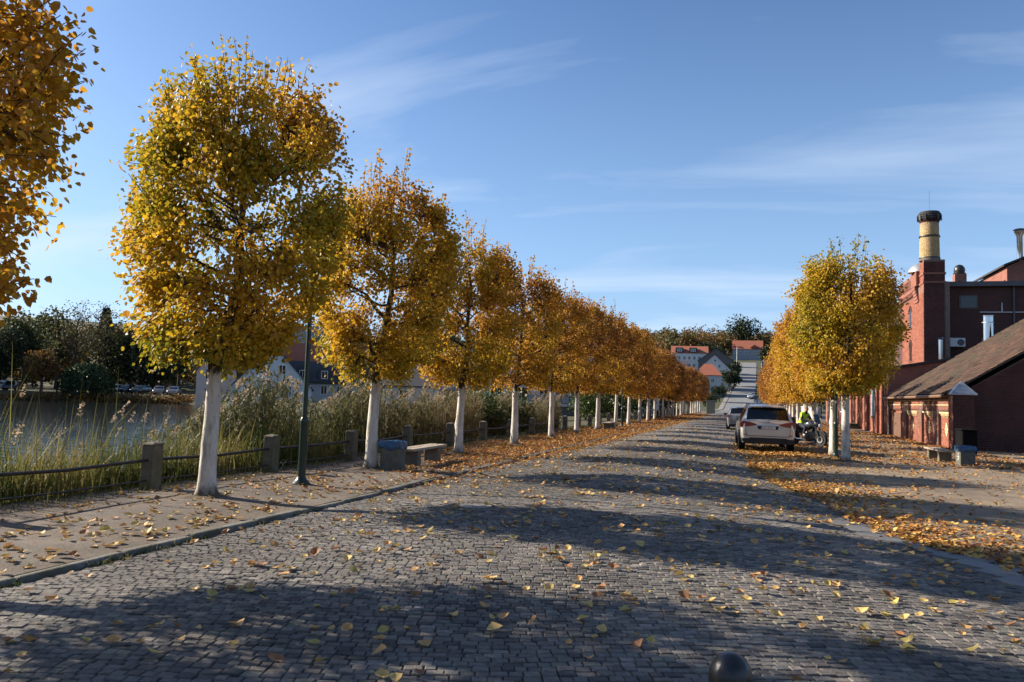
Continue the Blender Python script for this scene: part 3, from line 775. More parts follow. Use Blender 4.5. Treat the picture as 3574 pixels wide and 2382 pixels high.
def place_linden(mesh3, x, y, label, group, rz, s, shift, leaves=0, zs=None, off=(0, 0)):
    t = thing('linden_tree', label, 'tree', (x, y, -0.01), rz, group)
    t.scale = (s, s, zs or s); t.rotation_euler = (random.uniform(-.022,.022), random.uniform(-.022,.022), rz)
    for nm, me in zip(('trunk', 'branches', 'crown'), mesh3):
        o = obj(nm, me, t, (off[0], off[1], 0) if nm == 'crown' else (0, 0, 0))
        if nm == 'crown': o.color = (0.5 + shift, .5, .5, 1)
    if -1 < y < 60 or x > 0 and y < 40:             # worn earth round the foot of the tree
        mb = MB(); rs = random.Random(int(y*10)); n_ = 18
        ring = [(rs.uniform(.34,.56)*math.cos(2*math.pi*k/n_), rs.uniform(.34,.56)*math.sin(2*math.pi*k/n_), .004) for k in range(n_)]
        inner = [(.21*math.cos(2*math.pi*k/n_), .21*math.sin(2*math.pi*k/n_), .05) for k in range(n_)]
        mb.add(ring + inner, [(k, (k+1) % n_, n_+(k+1) % n_, n_+k) for k in range(n_)]).build('root_soil', m_root, t, smooth=True)
    if leaves:                                    # the leaves that stand out singly at the rim of the nearest crowns
        r = np.random.default_rng(int(abs(x*7+y*31)) + 5)
        lm_ = []
        for c in (.24, .36, .48, .60, .72):
            V, F, k = leaf_cloud(np.zeros((1,3)), np.array([[0,0,-1.]]), .105, r, True); V = V - V.mean(0)
            lm_.append(np_mesh('leaf', V, F, [m_leaf], np.full(k, c)))
        for k in range(leaves):
            a = r.uniform(0, 6.28); z = 2.05 + 4.4*r.random(); rad = float(barrel(np.array((z-2.0)/4.35), 1.62))*r.uniform(.95, 1.04)
            o = obj('leaf', lm_[k % 5], t, (rad*math.cos(a)+(.20 if y > 8 else 0), rad*math.sin(a), z), (r.uniform(-1,1), r.uniform(-1,1), r.uniform(0,6.28))); o.color = (0.5 + shift, .5, .5, 1)
    return t

near_a = make_linden(11, 1.85, 1.95, 6.9, 520, 56, .074, True, 30, .50, .12, .2)
near_b = make_linden(12, 1.63, 1.98, 6.60, 580, 66, .068, True, 52, .43, .26, .32, (.20, .06), .42)
near_c = make_linden(13, 1.60, 1.95, 6.30, 500, 60, .069, True, 44, .46, .12, .38, (.10, .0), .25)
near_d = make_linden(14, 1.56, 1.95, 6.20, 460, 54, .072, True, 38, .49, .08, .55, (0, 0), .15)
mid = [make_linden(20+k, 1.60, 1.95, 6.25, 380, 40, .090, False, 34, .52, .05, .45) for k in range(4)]
farv = [make_linden(30+k, 1.64, 1.95, 6.15, 280, 28, .116, False, 22, .58, .02, .25) for k in range(4)]
near_e = make_linden(17, 1.55, 2.1, 6.2, 500, 58, .072, True, 36, .46, .24, .1)
near_f = make_linden(18, 1.46, 2.1, 6.0, 400, 50, .074, True, 24, .54, .02, .1)
GL, GR_ = 'lindens in the left row along the fence', 'lindens in the right row along the yard'
XL, Y0L, SPL = -7.95, 10.03, 5.353
special = {-1: (near_a, .03, 'whitewashed linden cut by the left edge of the photo, only its crown edge in view'),
           0: (near_b, -.01, 'nearest whole linden, tall green and yellow crown, left of the lamp post'),
           1: (near_c, .03, 'whitewashed linden right of the lamp post and beside the blue-bagged bin'),
           2: (near_d, .05, 'whitewashed linden just beyond the far end of the plank bench')}
for n in range(-3, 24):
    y = Y0L + SPL*n + (random.uniform(-.12, .12) if n > 3 else 0)
    if n in special:
        m3, sh, lab = special[n]; place_linden(m3, XL, y, lab, GL, random.uniform(0, 6.28) if n not in (0, 1) else 0.0, 1.0, sh, 100 if n in (-1, 0) else 0, None, (0, 0))
    else:
        m3 = mid[n % 4] if n < 9 else farv[n % 4]
        lab = ('whitewashed linden in the left row, %s after the plank bench' % ORD[n-2]) if n > 2 else ('whitewashed linden left of the camera, out of view, shading the very foreground' if n == -2 else 'whitewashed linden behind the camera at the left')
        place_linden(m3, XL + random.uniform(-.08,.08), y, lab, GL, random.uniform(0, 6.28), random.uniform(.92, 1.05), (.05 + .016*max(0, n)) if n < 9 else .21 + .004*(n-9) + random.uniform(-.06,.06), 0, random.uniform(.93, 1.08))
RY = [26.55, 29.2, 37.2, 42.9, 48.9, 54.4, 59.5, 63.5, 67.6, 71.8, 77, 82.5, 87.6, 93, 98.2, 103.5, 108.8, 114]
for k, y in enumerate(RY):
    m3 = near_e if k == 0 else near_f if k == 1 else (mid[k % 4] if k < 6 else farv[k % 4])
    lab = ('nearest linden of the right row, full yellow and green crown beside the right lamp post' if k == 0 else
           'second linden of the right row, trunk half hidden by the right lamp post' if k == 1 else '%s whitewashed linden of the right row, counted from the camera' % ORD[k])
    place_linden(m3, 2.92 if k == 0 else 2.80, y, lab, GR_, 2.2 if k == 0 else random.uniform(0,6.28), 1.04 if k < 2 else 1.0, -.02 if k == 0 else .06 if k == 1 else min(.2, .03 + .018*k), 0, 1.06 if k < 1 else 1.0)

def blob_crown(r, centre, rad, n, size, colmu, colsd, droop=.3, cl=9):
    """leaf masses on a handful of clumps, open between them"""
    c = np.asarray(centre, float); rad = np.asarray(rad, float)
    cc = unit(r.normal(0,1,(cl,3)))*rad*r.uniform(.35,.72,(cl,1)) + c; cs = r.uniform(.36,.58,cl)
    i = r.integers(0, cl, n); d = unit(r.normal(0,1,(n,3)))
    P = cc[i] + d*rad*(cs[i]*r.uniform(.55,1.05,n))[:,None]
    V, F, k = leaf_cloud(P, d, size, r, False, droop)
    col = colmu + .10*np.sin(i*2.7) + r.normal(0, colsd, n)
    return V, F, np.clip(col, 0, 1)

def back_tree(seed, h, w, kind, colmu=.4, n=2200, size=.42):
    r = np.random.default_rng(seed); segs = []
    if kind == 'conifer':
        m = m_conifer; segs.append((np.zeros(3), np.array([0,0,h*.96]), w*.06, .02)); P = []
        nl = int(h*1.6)
        for k in range(nl):
            t = (k+.5)/nl; z = h*(.08+.9*t); L_ = w*.5*(1-t)**.85+.15; nbr = 7
            for j in range(nbr):
                a = j*6.28/nbr + k*1.3 + r.normal(0,.2); f = r.random(int(n/nl/nbr)+2)**.7
                P.append(np.column_stack([f*L_*math.cos(a), f*L_*math.sin(a), z - .35*f*L_ + r.normal(0,.05,len(f))]))
                segs.append((np.array([0,0,z]), np.array([L_*math.cos(a), L_*math.sin(a), z-.3*L_]), .03, .01))
        P = np.concatenate(P); V, F, k = leaf_cloud(P, unit(P*np.array([1,1,0])+1e-6), size, r, False, .4); col = np.clip(r.normal(.4,.2,len(P)),0,1)
    else:
        m = m_wood_leaf if kind != 'willow' else m_green
        th = h*(.16 if kind == 'willow' else .3); top = np.array([r.normal(0,.2), r.normal(0,.2), h*.75])
        segs.append((np.zeros(3), np.array([0,0,th]), h*.024+.06, h*.019+.04)); segs.append((np.array([0,0,th]), top, h*.019+.04, .03))
        for k in range(26 if kind == 'bare' else 10):
            z = r.uniform(th, h*.8); a = r.uniform(0,6.28); L_ = w*.42*(1.1-.6*z/h); p = np.array([0,0,z])*1.0
            q = p + np.array([L_*math.cos(a), L_*math.sin(a), L_*.55]); segs.append((p, q, h*.007, .02))
            for j in range(4 if kind == 'bare' else 1):
                segs.append((p*(.4)+q*.6, q + r.normal(0, w*.12, 3) + np.array([0,0,w*.08]), h*.003+.012, .008))
        if kind == 'willow':
            P = []
            for k in range(n//14):
                a = r.uniform(0,6.28); f = math.sqrt(r.random()); x, y = w*.5*f*math.cos(a), w*.5*f*math.sin(a); zt = h*math.sqrt(max(.05, 1-f*f*.85)); zb = h*.08 + h*.25*(1-f)
                zz = r.uniform(zb, zt, 14); P.append(np.column_stack([x + r.normal(0,.08,14), y + r.normal(0,.08,14), zz]))
            P = np.concatenate(P); V, F, k = leaf_cloud(P, unit(P*np.array([1,1,0])+1e-6), size, r, False, 2.0); col = np.clip(r.normal(colmu,.15,len(P)),0,1)
        else:
            V, F, col = blob_crown(r, (0,0,h*.62), (w*.5, w*.5, h*.40), n, size, colmu, .09, cl=12 if kind != 'bare' else 16)
    bv, bf = fast_tubes(segs, 5)
    return (np_mesh('trunk', bv, bf, [m_bark], smooth=True), np_mesh('crown', V, F, [m], col))
def place_back(mesh2, name, x, y, label, group=None, s=1.0, shift=0.0, rz=None, z=None):
    zz = float(terr(x, y)) if z is None else z
    t = thing(name, label, 'tree', (x, y, zz - .1), random.uniform(0,6.28) if rz is None else rz, group); t.scale = (s,s,s)
    obj('trunk', mesh2[0], t); c = obj('crown', mesh2[1], t); c.color = (.5+shift, .5, .5, 1)
    return t

# ------------------------------------------------------------------ far shore trees
SH = 'trees on the far shore of the lake'
def polar(az, r): return (r*math.sin(az), r*math.cos(az))
conA = back_tree(51, 15.5, 6.5, 'conifer', n=2600, size=.55); conB = back_tree(52, 12, 5.5, 'conifer', n=2200, size=.5)
decA = back_tree(53, 12.5, 9, 'round', .30, 3600, .42); decB = back_tree(54, 10.5, 8.5, 'round', .42, 3200, .42); decC = back_tree(55, 9, 8, 'round', .22, 3200, .40)
bareA = back_tree(56, 14, 9.5, 'bare', .55, 1500, .30); orangeA = back_tree(57, 7.4, 4.6, 'round', .96, 2400, .30); willow = back_tree(58, 5.2, 7.8, 'willow', .30, 3600, .42)
def at_az(deg, r): a = R(deg); return (-r*math.sin(a), r*math.cos(a))
for m2, nm, az, r, lab, s, sh in [
    (decB, 'shore_tree', 52.6, 138, 'olive green tree at the far left end of the lake shore', 1.0, -.02),
    (decC, 'shore_tree', 51.2, 143, 'dark rounded tree on the far shore beside the leftmost parked cars', 1.1, -.1),
    (decA, 'shore_tree', 49.6, 152, 'tall dull green tree behind the orange tree on the far shore', 1.05, 0),
    (orangeA, 'orange_tree', 48.6, 136.5, 'orange-leaved tree at the water edge of the far shore', 1.0, 0),
    (bareA, 'bare_tree', 46.9, 141, 'tall half-bare greyish tree on the far shore behind the orange tree', 1.0, .05),
    (willow, 'willow_tree', 46.1, 136, 'dome-shaped dark willow hanging over the far shore', 1.0, -.1),
    (bareA, 'bare_tree', 45.2, 152, 'second half-bare tree, behind the willow', 1.06, 0),
    (conA, 'conifer_tree', 45.25, 156, 'tall dark conifer spire above the willow', 1.0, 0),
    (conB, 'conifer_tree', 51.6, 160, 'dark conifer behind the far left shore trees', 1.0, 0),
    (decC, 'shore_tree', 43.6, 150, 'dark broad tree right of the willow, shading the parked cars', 1.2, -.12),
    (decC, 'shore_tree', 42.0, 146, 'black-green tree behind the row of parked cars', 1.15, -.14),
    (decA, 'shore_tree', 40.6, 158, 'dark tree left of the pale gabled house', .95, -.12),
    (bareA, 'bare_tree', 39.2, 134, 'thin greyish tree between the parked cars and the pale houses', .62, .1),
    (conB, 'conifer_tree', 43.0, 168, 'conifer rising behind the right end of the parked cars', 1.1, 0),
    (decA, 'shore_tree', 47.8, 172, 'pale hazy tree crown on the skyline above the far shore', 1.25, .08),
    (decB, 'shore_tree', 53.6, 150, 'yellow-green tree at the left picture edge beyond the lake', 1.15, .06),
    (decB, 'shore_tree', 31.0, 150, 'greyish tree rising behind the red-roofed inn', 1.2, .02),
    (bareA, 'bare_tree', 29.0, 120, 'bare tree right of the red-roofed inn', .8, 0),
    (decA, 'shore_tree', 22.0, 110, 'dark tree behind the grey lakeside houses', .8, -.1),
    (conB, 'conifer_tree', 15.5, 120, 'dark conifer behind the balcony building', .8, 0)]:
    x, y = at_az(az, r); place_back(m2, nm, x, y, lab, SH, s, sh, z=float(terr(x, y)))
# scrub along the far water edge
P_, C_ = [], []
for k in range(95):
    t = k/95; a, b = LAKE[5], LAKE[8]; seg = LAKE[5:9]
    q = t*3; i = int(q); f = q-i; p = seg[i]*(1-f)+seg[i+1]*f
    w = rng.uniform(.8, 1.9); hgt = rng.uniform(.5, 1.5)*(1.5 if rng.random() < .2 else 1); n = 90
    d = unit(rng.normal(0,1,(n,3))); nrm = unit(np.array([p[0], p[1], 0.])[None])[0]
    pp = np.array([p[0]+nrm[0]*.5, p[1]+nrm[1]*.5, -.9]) + d*np.array([w, w, hgt])*rng.uniform(.5,1,(n,1)); P_.append(pp); C_.append(np.clip(rng.normal(.3+.25*rng.random(), .12, n),0,1))
P_ = np.concatenate(P_); V, F, k = leaf_cloud(P_, unit(rng.normal(0,1,P_.shape)), .36, rng, False, .2)
tag(obj('shore_scrub', np_mesh('shore_scrub', V, F, [m_wood_leaf], np.concatenate(C_))), 'low scrub along the waterline of the far shore', 'scrub', kind='stuff')

# ------------------------------------------------------------------ wooded hillside and street trees
wood_V, wood_F, wood_C, off = [], [], [], 0
r_ = np.random.default_rng(91)
tr = []
for k in range(900):
    az, rr = (r_.uniform(-16, 14), r_.uniform(470, 640)) if k < 330 else (r_.uniform(14, 40), r_.uniform(250, 560)) if k < 470 else (r_.uniform(36, 60), r_.uniform(172, 300)) if k < 660 else (r_.uniform(-4, 12), r_.uniform(330, 480)) if k < 760 else (r_.uniform(58, 100), r_.uniform(235, 330))
    x, y = at_az(az, rr)
    if (-26 < x < 26 and rr < 505) or (660 <= k < 760 and -34 < x < 18): continue
    tr.append((x, y, r_.uniform(11, 19) if rr > 460 else r_.uniform(9, 15), r_.uniform(9, 15), r_.normal(.27, .13)))
for x, y, h, w, c in tr:
    z = float(terr(x, y)); V, F, col = blob_crown(r_, (x, y, z+h*.55), (w*.55, w*.55, h*.5), 330, 1.35 if math.hypot(x, y) > 300 else .95, c, .08, cl=8)
    wood_V.append(V); wood_F.append(F+off); wood_C.append(col); off += len(V)
tag(obj('wooded_hill', np_mesh('wooded_hill', np.concatenate(wood_V), np.concatenate(wood_F), [m_wood_leaf], np.concatenate(wood_C))),
    'far wooded ridge in muted greens and browns on the skyline', 'woodland', kind='stuff')
bigA = back_tree(61, 20, 16, 'round', .12, 2600, .8); bigB = back_tree(62, 13, 10, 'round', .15, 2200, .7); bigC = back_tree(63, 8, 7, 'round', .25, 1500, .55)
for m2, x, y, lab, s, sh, cat in [
    (bigA, -3.5, 522, 'large dark tree standing above the ridge at the end of the hill street', 1.35, -.05, 0),
    (bigB, -15.5, 345, 'dark tree left of the hill street behind the grey gable', 1.0, -.12, 0),
    (bigC, -6.9, 308, 'dark tree at the left kerb of the hill street, below the flagpole', 1.0, -.14, 0),
    (bigC, -6.6, 284, 'dark tree at the left kerb of the hill street, half way up', 1.05, -.14, 0),
    (bigC, -6.4, 258, 'dark tree between the white gable and the hill street', .95, -.14, 0),
    (bigC, -8.2, 226, 'dark bush at the left foot of the hill street', .62, -.14, 0),
    (bigC, -9.0, 350, 'pale green bush by the flagpole on the hill street', .55, .28, 0),
    (bigB, 13.0, 400, 'dark tree right of the hill street near its top', 1.0, -.1, 0),
    (bigB, 9.0, 360, 'dense green tree right of the hill street above the grey shed', 1.0, -.06, 0),
    (bigC, 7.5, 260, 'green hedge tree right of the hill street', 1.0, -.05, 0),
    (bigC, 8.0, 235, 'dark hedge tree at the right foot of the hill street', .9, -.1, 0),
    (bigB, -22, 400, 'dark tree on the left slope above the street', 1.0, -.1, 0),
    (conB, -33, 300, 'dark conifer left of the white block on the hill', 1.1, 0, 0),
    (bigC, -11.0, 160, 'dark bush at the end of the avenue beside the grey kiosk', .62, -.15, 0),
    (bigC, -8.5, 176, 'second dark bush at the end of the avenue, lower than the first', .5, -.12, 0),
    (bigC, 14.0, 170, 'dark tree at the right end of the avenue', .8, -.12, 0)]:
    place_back(m2, 'street_tree' if m2 is not conB else 'conifer_tree', x, y, lab, None, s, sh)
# street climbing the hill
def street_sheet(name, w0, w1, y0, y1, dz, m):
    yv = np.arange(y0, y1+.1, 4.0); Y = np.repeat(yv[:,None], 2, 1)
    cx_ = np.interp(yv, [150, 215, 300, 440], [-2.8, -2.7, -1.5, -0.4]); X = cx_[:,None] + np.array([w0, w1])[None]
    Z = terr(np.repeat(cx_[:,None],2,1), Y)
    Z = np.where(Y < 154, -.05, Z) + dz
    i = np.arange(len(yv)*2).reshape(-1, 2); F = np.stack([i[:-1,0], i[:-1,1], i[1:,1], i[1:,0]], -1)
    return np_mesh(name, np.stack([X,Y,Z],-1).reshape(-1,3), F, [m])
tag(obj('hill_street', street_sheet('hill_street', -3.7, 3.7, 152.2, 446, .08, m_asphalt)), kind='structure')
m_pale = mat('pale_paving', (0.24, 0.225, 0.20), (0.19, 0.18, 0.16), .6, .9)
tag(obj('hill_footpath', street_sheet('hill_footpath', -4.9, -3.72, 152.2, 446, .16, m_pale)), kind='structure')

# ------------------------------------------------------------------ reeds and grass on the near bank
def blades(n, xs_, ys_, h, lean, width, col, m, name, label, cat, segn=3, wind=(.25, -.12), zb=None):
    z0 = terr(xs_, ys_) if zb is None else zb; a = rng.uniform(0, 6.28, n); ln = rng.normal(0, lean, n)
    dx, dy = np.cos(a)*ln + wind[0]*lean, np.sin(a)*ln + wind[1]*lean
    wa = rng.uniform(0, 3.14, n); wx, wy = np.cos(wa)*width, np.sin(wa)*width
    V = []
    for k in range(segn+1):
        t = k/segn; wv = (1 - t**1.6)*.5 + .02
        cx_ = xs_ + dx*h*t*t; cy_ = ys_ + dy*h*t*t; cz_ = z0 + h*t*(1-.12*t*np.abs(ln)/max(lean,.01))
        V += [np.stack([cx_-wx*wv, cy_-wy*wv, cz_],-1), np.stack([cx_+wx*wv, cy_+wy*wv, cz_],-1)]
    V = np.stack(V, 1); K = 2*(segn+1)
    F = np.array([(2*k, 2*k+1, 2*k+3, 2*k+2) for k in range(segn)])
    me = np_mesh(name, V.reshape(-1,3), (F[None] + (np.arange(n)*K)[:,None,None]).reshape(-1,4), [m], np.repeat(np.clip(col,0,1), segn))
    return tag(obj(name, me), label, cat, kind='stuff')
n = 6200                                                   # tall green and straw reeds, and side leaves
y = rng.uniform(14.5, 47, n); x = -11.0 - rng.gamma(2.0, .75, n); x += .3*np.sin(y*1.3)
hh = (2.75 + .35*np.sin(.9*y) + rng.normal(0, .22, n)) * np.interp(y, [14.5, 17, 24, 36, 47], [.66, .86, .86, .76, .70]) * np.clip(1.0 - .05*(-11-x), .7, 1)
dry = np.interp(y, [14, 20, 23, 30, 40], [.40, .44, .60, .80, .68])
blades(n, x, y, hh, .10, .028, rng.normal(dry, .16), m_reed, 'reed_bed', 'tall green and straw-coloured reeds on the lake bank behind the fence', 'reeds', 4)
NB = 30000
k = rng.integers(0, n, NB); t = rng.uniform(.12, .97, NB)
# reed leaves: long blades leaving the stems
a = rng.uniform(0, 6.28, NB); L_ = rng.uniform(.3, .62, NB); px_, py_ = x[k], y[k]; pz = terr(px_, py_) + hh[k]*t
d1 = np.stack([np.cos(a)*.75+.18, np.sin(a)*.75-.05, rng.uniform(.2,.95,NB)], -1); d2 = np.stack([np.cos(a)*1.0+.25, np.sin(a)*1.0-.1, rng.uniform(-.75,.25,NB)], -1)
p0 = np.stack([px_,py_,pz],-1); p1 = p0 + d1*(L_*.5)[:,None]; p2 = p1 + d2*(L_*.5)[:,None]; sd_ = unit(np.cross(d1, np.array([0,0,1.]))) * rng.uniform(.012, .030, (NB, 1))
V = np.stack([p0-sd_*.6, p0+sd_*.6, p1+sd_, p1-sd_, p2+sd_*.1, p2-sd_*.1], 1); F = np.array([(0,1,2,3),(3,2,4,5)])
me = np_mesh('reed_leaves', V.reshape(-1,3), (F[None]+(np.arange(NB)*6)[:,None,None]).reshape(-1,4), [m_reed], np.repeat(np.clip(rng.normal(dry[k]-.05,.17),0,1),2))
tag(obj('reed_leaves', me), 'arching leaves of the tall reeds behind the fence', 'reeds', kind='stuff')
# plumes
kk = rng.choice(n, 330, replace=False); PP, PO = [], []
for i in kk:
    b = np.array([x[i]+.03*hh[i], y[i]-.01*hh[i], float(terr(x[i], y[i]))+hh[i]*.93]); m_ = 26; f = rng.random(m_)
    PP.append(b + np.column_stack([.16*f**2 + rng.normal(0,.022,m_), -.05*f + rng.normal(0,.022,m_), .30*f - .06*f*f])); PO.append(np.tile([.5,-.15,.6], (m_,1)) + rng.normal(0,.2,(m_,3)))
PP = np.concatenate(PP); V, F, q = leaf_cloud(PP, np.concatenate(PO), .060, rng, False, -.3)
tag(obj('reed_plumes', np_mesh('reed_plumes', V, F, [m_plume], rng.random(len(PP)))), 'feathery beige plumes at the tips of the reeds', 'reeds', kind='stuff')
n = 15000                                                  # lower weeds and grass at the left, in front of open water
y = rng.uniform(-1, 18, n); x = -9.75 - rng.gamma(1.6, .85, n); hh = rng.gamma(4.5, .17, n)*np.interp(-x, [9.7, 10.3, 12, 14], [.30, .75, 1.3, 1.2]) + .1
k = x > -14.2; x, y, hh = x[k], y[k], hh[k]; n = len(x)
blades(n, x, y, hh, .34, .022, rng.normal(.45 + .22*np.sin(1.7*y + .8*x), .20, n), m_grass, 'bank_grass', 'tangled green and straw grass on the bank behind the left fence', 'grass', 3)
n = 2600
y = rng.uniform(0, 16, n); x = rng.uniform(-12.8, -10.2, n); z = terr(x, y) + rng.gamma(4, .13, n)
V, F, q = leaf_cloud(np.stack([x + .25*np.sin(3*y), y, z], -1), unit(rng.normal(0,1,(n,3))), .055, rng, False, .1)
tag(obj('bank_weeds', np_mesh('bank_weeds', V, F, [m_green], np.clip(rng.normal(.75,.2,n),0,1))), 'leafy green weeds among the bank grass on the left', 'weeds', kind='stuff')
n = 85
y = rng.uniform(1, 15, n); x = rng.uniform(-13, -10.4, n); PP = []
for i in range(n):
    f = rng.random(20); hz = rng.uniform(.9, 1.75); z = float(terr(x[i], y[i])); PP.append(np.column_stack([x[i]+.14*f**2+rng.normal(0,.018,20), y[i]-.05*f+rng.normal(0,.018,20), z+hz+.24*f]))
PP = np.concatenate(PP); V, F, q = leaf_cloud(PP, np.tile([.4,-.1,.6],(len(PP),1)), .045, rng, False, -.2)
tag(obj('grass_plumes', np_mesh('grass_plumes', V, F, [m_plume], rng.random(len(PP)))), 'scattered pale grass plumes in front of the open water', 'grass', kind='stuff')
n = 7000                                                   # grass verge at the fence foot
y = rng.uniform(-2, 112, n)**1.0; x = -9.35 + rng.normal(0, .22, n) - .1; hh = rng.gamma(3, .035, n)
x = np.clip(x, -9.85, -8.95)
blades(n, x, y, hh + .05, .5, .012, rng.normal(.35,.25,n), m_grass, 'verge_grass', 'short worn grass along the foot of the fence', 'grass', 2, zb=pave_z(x, y) - .01)
# shrubs behind the fence
def shrub(name, label, x, y, w, h, n, size, colmu, seed, shift=0):
    r = np.random.default_rng(seed); z = float(terr(x, y)); t = thing(name, label, 'shrub', (x, y, z))
    V, F, c = blob_crown(r, (0,0,h*.55), (w*.55, w*.55, h*.52), n, size, colmu, .15, .2, 14)
    segs = [(np.array([0,0,-.1]), np.array([r.normal(0,w*.2), r.normal(0,w*.2), h*.7]), .04, .015) for _ in range(5)]; bv, bf = fast_tubes(segs, 5)
    obj('stem', np_mesh('stem', bv, bf, [m_bark]), t); o = obj('foliage', np_mesh('foliage', V, F, [m_green], c), t); o.color = (.5+shift,.5,.5,1)
shrub('shrub', 'dark green glossy shrub behind the fence near the third lamp-side linden', -12.2, 33.5, 3.0, 2.9, 3200, .13, .45, 71)
shrub('shrub', 'dense dark green shrub behind the fence, right of the first dark shrub', -12.6, 38.2, 3.6, 3.1, 3600, .13, .42, 72)
shrub('shrub', 'brighter green shrub between the two dark ones behind the fence', -11.4, 35.8, 1.7, 2.1, 1700, .12, .85, 73)
shrub('shrub', 'leafy shrub behind the fence beyond the balcony terrace', -12.0, 58.0, 3.4, 2.8, 2200, .17, .5, 74)
shrub('shrub', 'shrub behind the fence far along the avenue', -12.2, 70.0, 4.0, 3.2, 2200, .2, .5, 75)
shrub('shrub', 'rounded shrub by the fence near the end of the avenue', -12.2, 86.0, 4.5, 3.4, 2200, .22, .45, 76)
shrub('shrub', 'tall shrub closing the fence line at the end of the avenue', -11.5, 106.0, 5.0, 3.8, 2400, .25, .4, 77)

# moss, grass and crumbled leaves in the gutter at the left kerb
n = 1500
y = rng.gamma(2.2, 1.6, n) + 2.6; x = -5.99 + np.abs(rng.normal(0, .05, n)); k = np.sin(2.1*y) + .8*np.sin(5.3*y) > -.5 + .15*(y-5); x, y = x[k], y[k]; n = len(x)
blades(n, x, y, rng.gamma(3, .012, n) + .01, .8, .014, rng.normal(.3,.25,n), m_grass, 'gutter_moss', 'moss and grass tufts in the gutter along the left kerb', 'moss', 2, zb=road_z(x, y) - .004)

# ------------------------------------------------------------------ fence, lamps, benches, bins
m_post = mat('weathered_concrete', (0.16, 0.138, 0.10), (0.085, 0.075, 0.052), 5, .95, .5, 30, c3=(0.09, 0.10, 0.045), s3=2.2)
m_rail = mat('dark_steel_rail', (0.030, 0.032, 0.034), (0.07, 0.05, 0.04), 8, .5, .2, 40, metal=.5)
fence = thing('fence', 'low lakeside fence of stout concrete posts with two dark steel rails', 'fence', (-9.36, 0, 0))
pv = []
for k in range(3):
    pv.append(MB().box(-.118,.118,-.118,.118,-.3,.71).add([(-.126,-.126,.71),(.126,-.126,.71),(.126,.126,.71),(-.126,.126,.71),(-.108,-.108,.745),(.108,-.108,.745),(.108,.108,.745),(-.108,.108,.745),(0,0,.775)],
              [(0,1,2,3),(0,1,5,4),(1,2,6,5),(2,3,7,6),(3,0,4,7),(4,5,8),(5,6,8),(6,7,8),(7,4,8)]).mesh('post', m_post, .012))
py = [10.43 + 3.3*k for k in range(-4, 32)]
for k, y in enumerate(py): obj('post', pv[k % 3], fence, (random.uniform(-.015,.015), y, random.uniform(-.03,.01)), (random.uniform(-.015,.015), random.uniform(-.02,.02), random.uniform(-.03,.03)))
for k in range(len(py)-1):
    for z, r in ((.46,.026), (.13,.014)):
        sag = -.03 if z > .3 else -.012
        MB().tube([(0, py[k]+.10, z), (0, (py[k]+py[k+1])/2, z+sag*(1+.5*math.sin(k*2.3))), (0, py[k+1]-.10, z)], r, 8).build('rail', m_rail, fence, smooth=True)

m_lampgreen = mat('dark_green_paint', (0.006, 0.024, 0.017), (0.010, 0.032, 0.024), 6, .35, .1, 30, spec=.5)
m_opal = mat('opal_glass', (0.62, 0.58, 0.50), None, rough=.3, trans=.5)
m_black = mat('black_metal', (0.012, 0.012, 0.013), (0.02, 0.02, 0.02), 9, .4, spec=.5)
lamp_parts = [
    ('base', MB().lathe([(.165,-.02),(.165,.015),(.13,.05),(.095,.085),(.078,.13)], n=24).mesh('base', m_lampgreen, smooth=True)),
    ('lower_shaft', MB().lathe([(.072,.11),(.070,1.08),(.078,1.10),(.078,1.14),(.052,1.19)], n=20).mesh('lower_shaft', m_lampgreen, smooth=True)),
    ('upper_shaft', MB().lathe([(.046,1.17),(.044,2.4),(.038,3.78),(.060,3.80),(.060,3.86)], n=16).mesh('upper_shaft', m_lampgreen, smooth=True)),
    ('lantern', MB().lathe([(.075,3.86),(.10,3.90),(.165,4.22),(.160,4.26)], n=8).mesh('lantern', m_opal)),
    ('lantern_roof', MB().lathe([(.235,4.24),(.24,4.27),(.15,4.37),(.05,4.43),(.03,4.50),(.01,4.53)], n=24).mesh('lantern_roof', m_lampgreen, smooth=True)),
    ('cable_door', MB().cbox((.066,0,.62),(.02,.07,.30)).mesh('cable_door', m_lampgreen, .004))]
for x, y, lab in ((-7.69, 12.24, 'dark green street lamp on the left pavement between the first two whole lindens'),
                  (2.80, 28.25, 'dark green street lamp standing beside the nearest right linden'),
                  (-7.68, 48.6, 'slim green street lamp far along the left row of trees'),
                  (-7.68, 84.5, 'farthest green street lamp in the left row of trees')):
    t = thing('street_lamp', lab, 'street lamp', (x, y, .0), 0.3, 'green street lamps along the avenue')
    for nm, me in lamp_parts: obj(nm, me, t)
MB().cbox((0,0,0),(.05,.004,.07)).build('sticker', mat('white_sticker',(.7,.7,.68)), bpy.data.objects['street_lamp.001'], loc=(-.02,-.05,1.86))

m_plank = mat('weathered_plank', (0.40, 0.33, 0.25), (0.26, 0.21, 0.16), 3, .85, .4, 26, stretch=(6,1,6))
m_block = mat('mossy_concrete', (0.17, 0.15, 0.12), (0.10, 0.095, 0.07), 5, .95, .4, 30)
def bench(x, y, rz, lab, L_=2.25):
    t = thing('bench', lab, 'bench', (x, y, 0), rz, 'plank benches on concrete blocks')
    for s in (-1, 1): MB().box(-.20*s-.13 if 0 else -.19,.19, s*L_*.30-.11, s*L_*.30+.11, -.08, .345).build('support', m_block, t, .015)
    for s in (-1, 1): MB().box(s*.115-.108, s*.115+.108, -L_/2, L_/2, .347, .405).build('plank', m_plank, t, .008)
bench(-7.62, 17.45, .04, 'plank bench with concrete blocks beside the left blue-bagged bin')
bench(-7.62, 43.6, 0, 'plank bench far along the left row of trees')
bench(6.15, 29.35, .03, 'plank bench on the right yard in front of the brick annex')
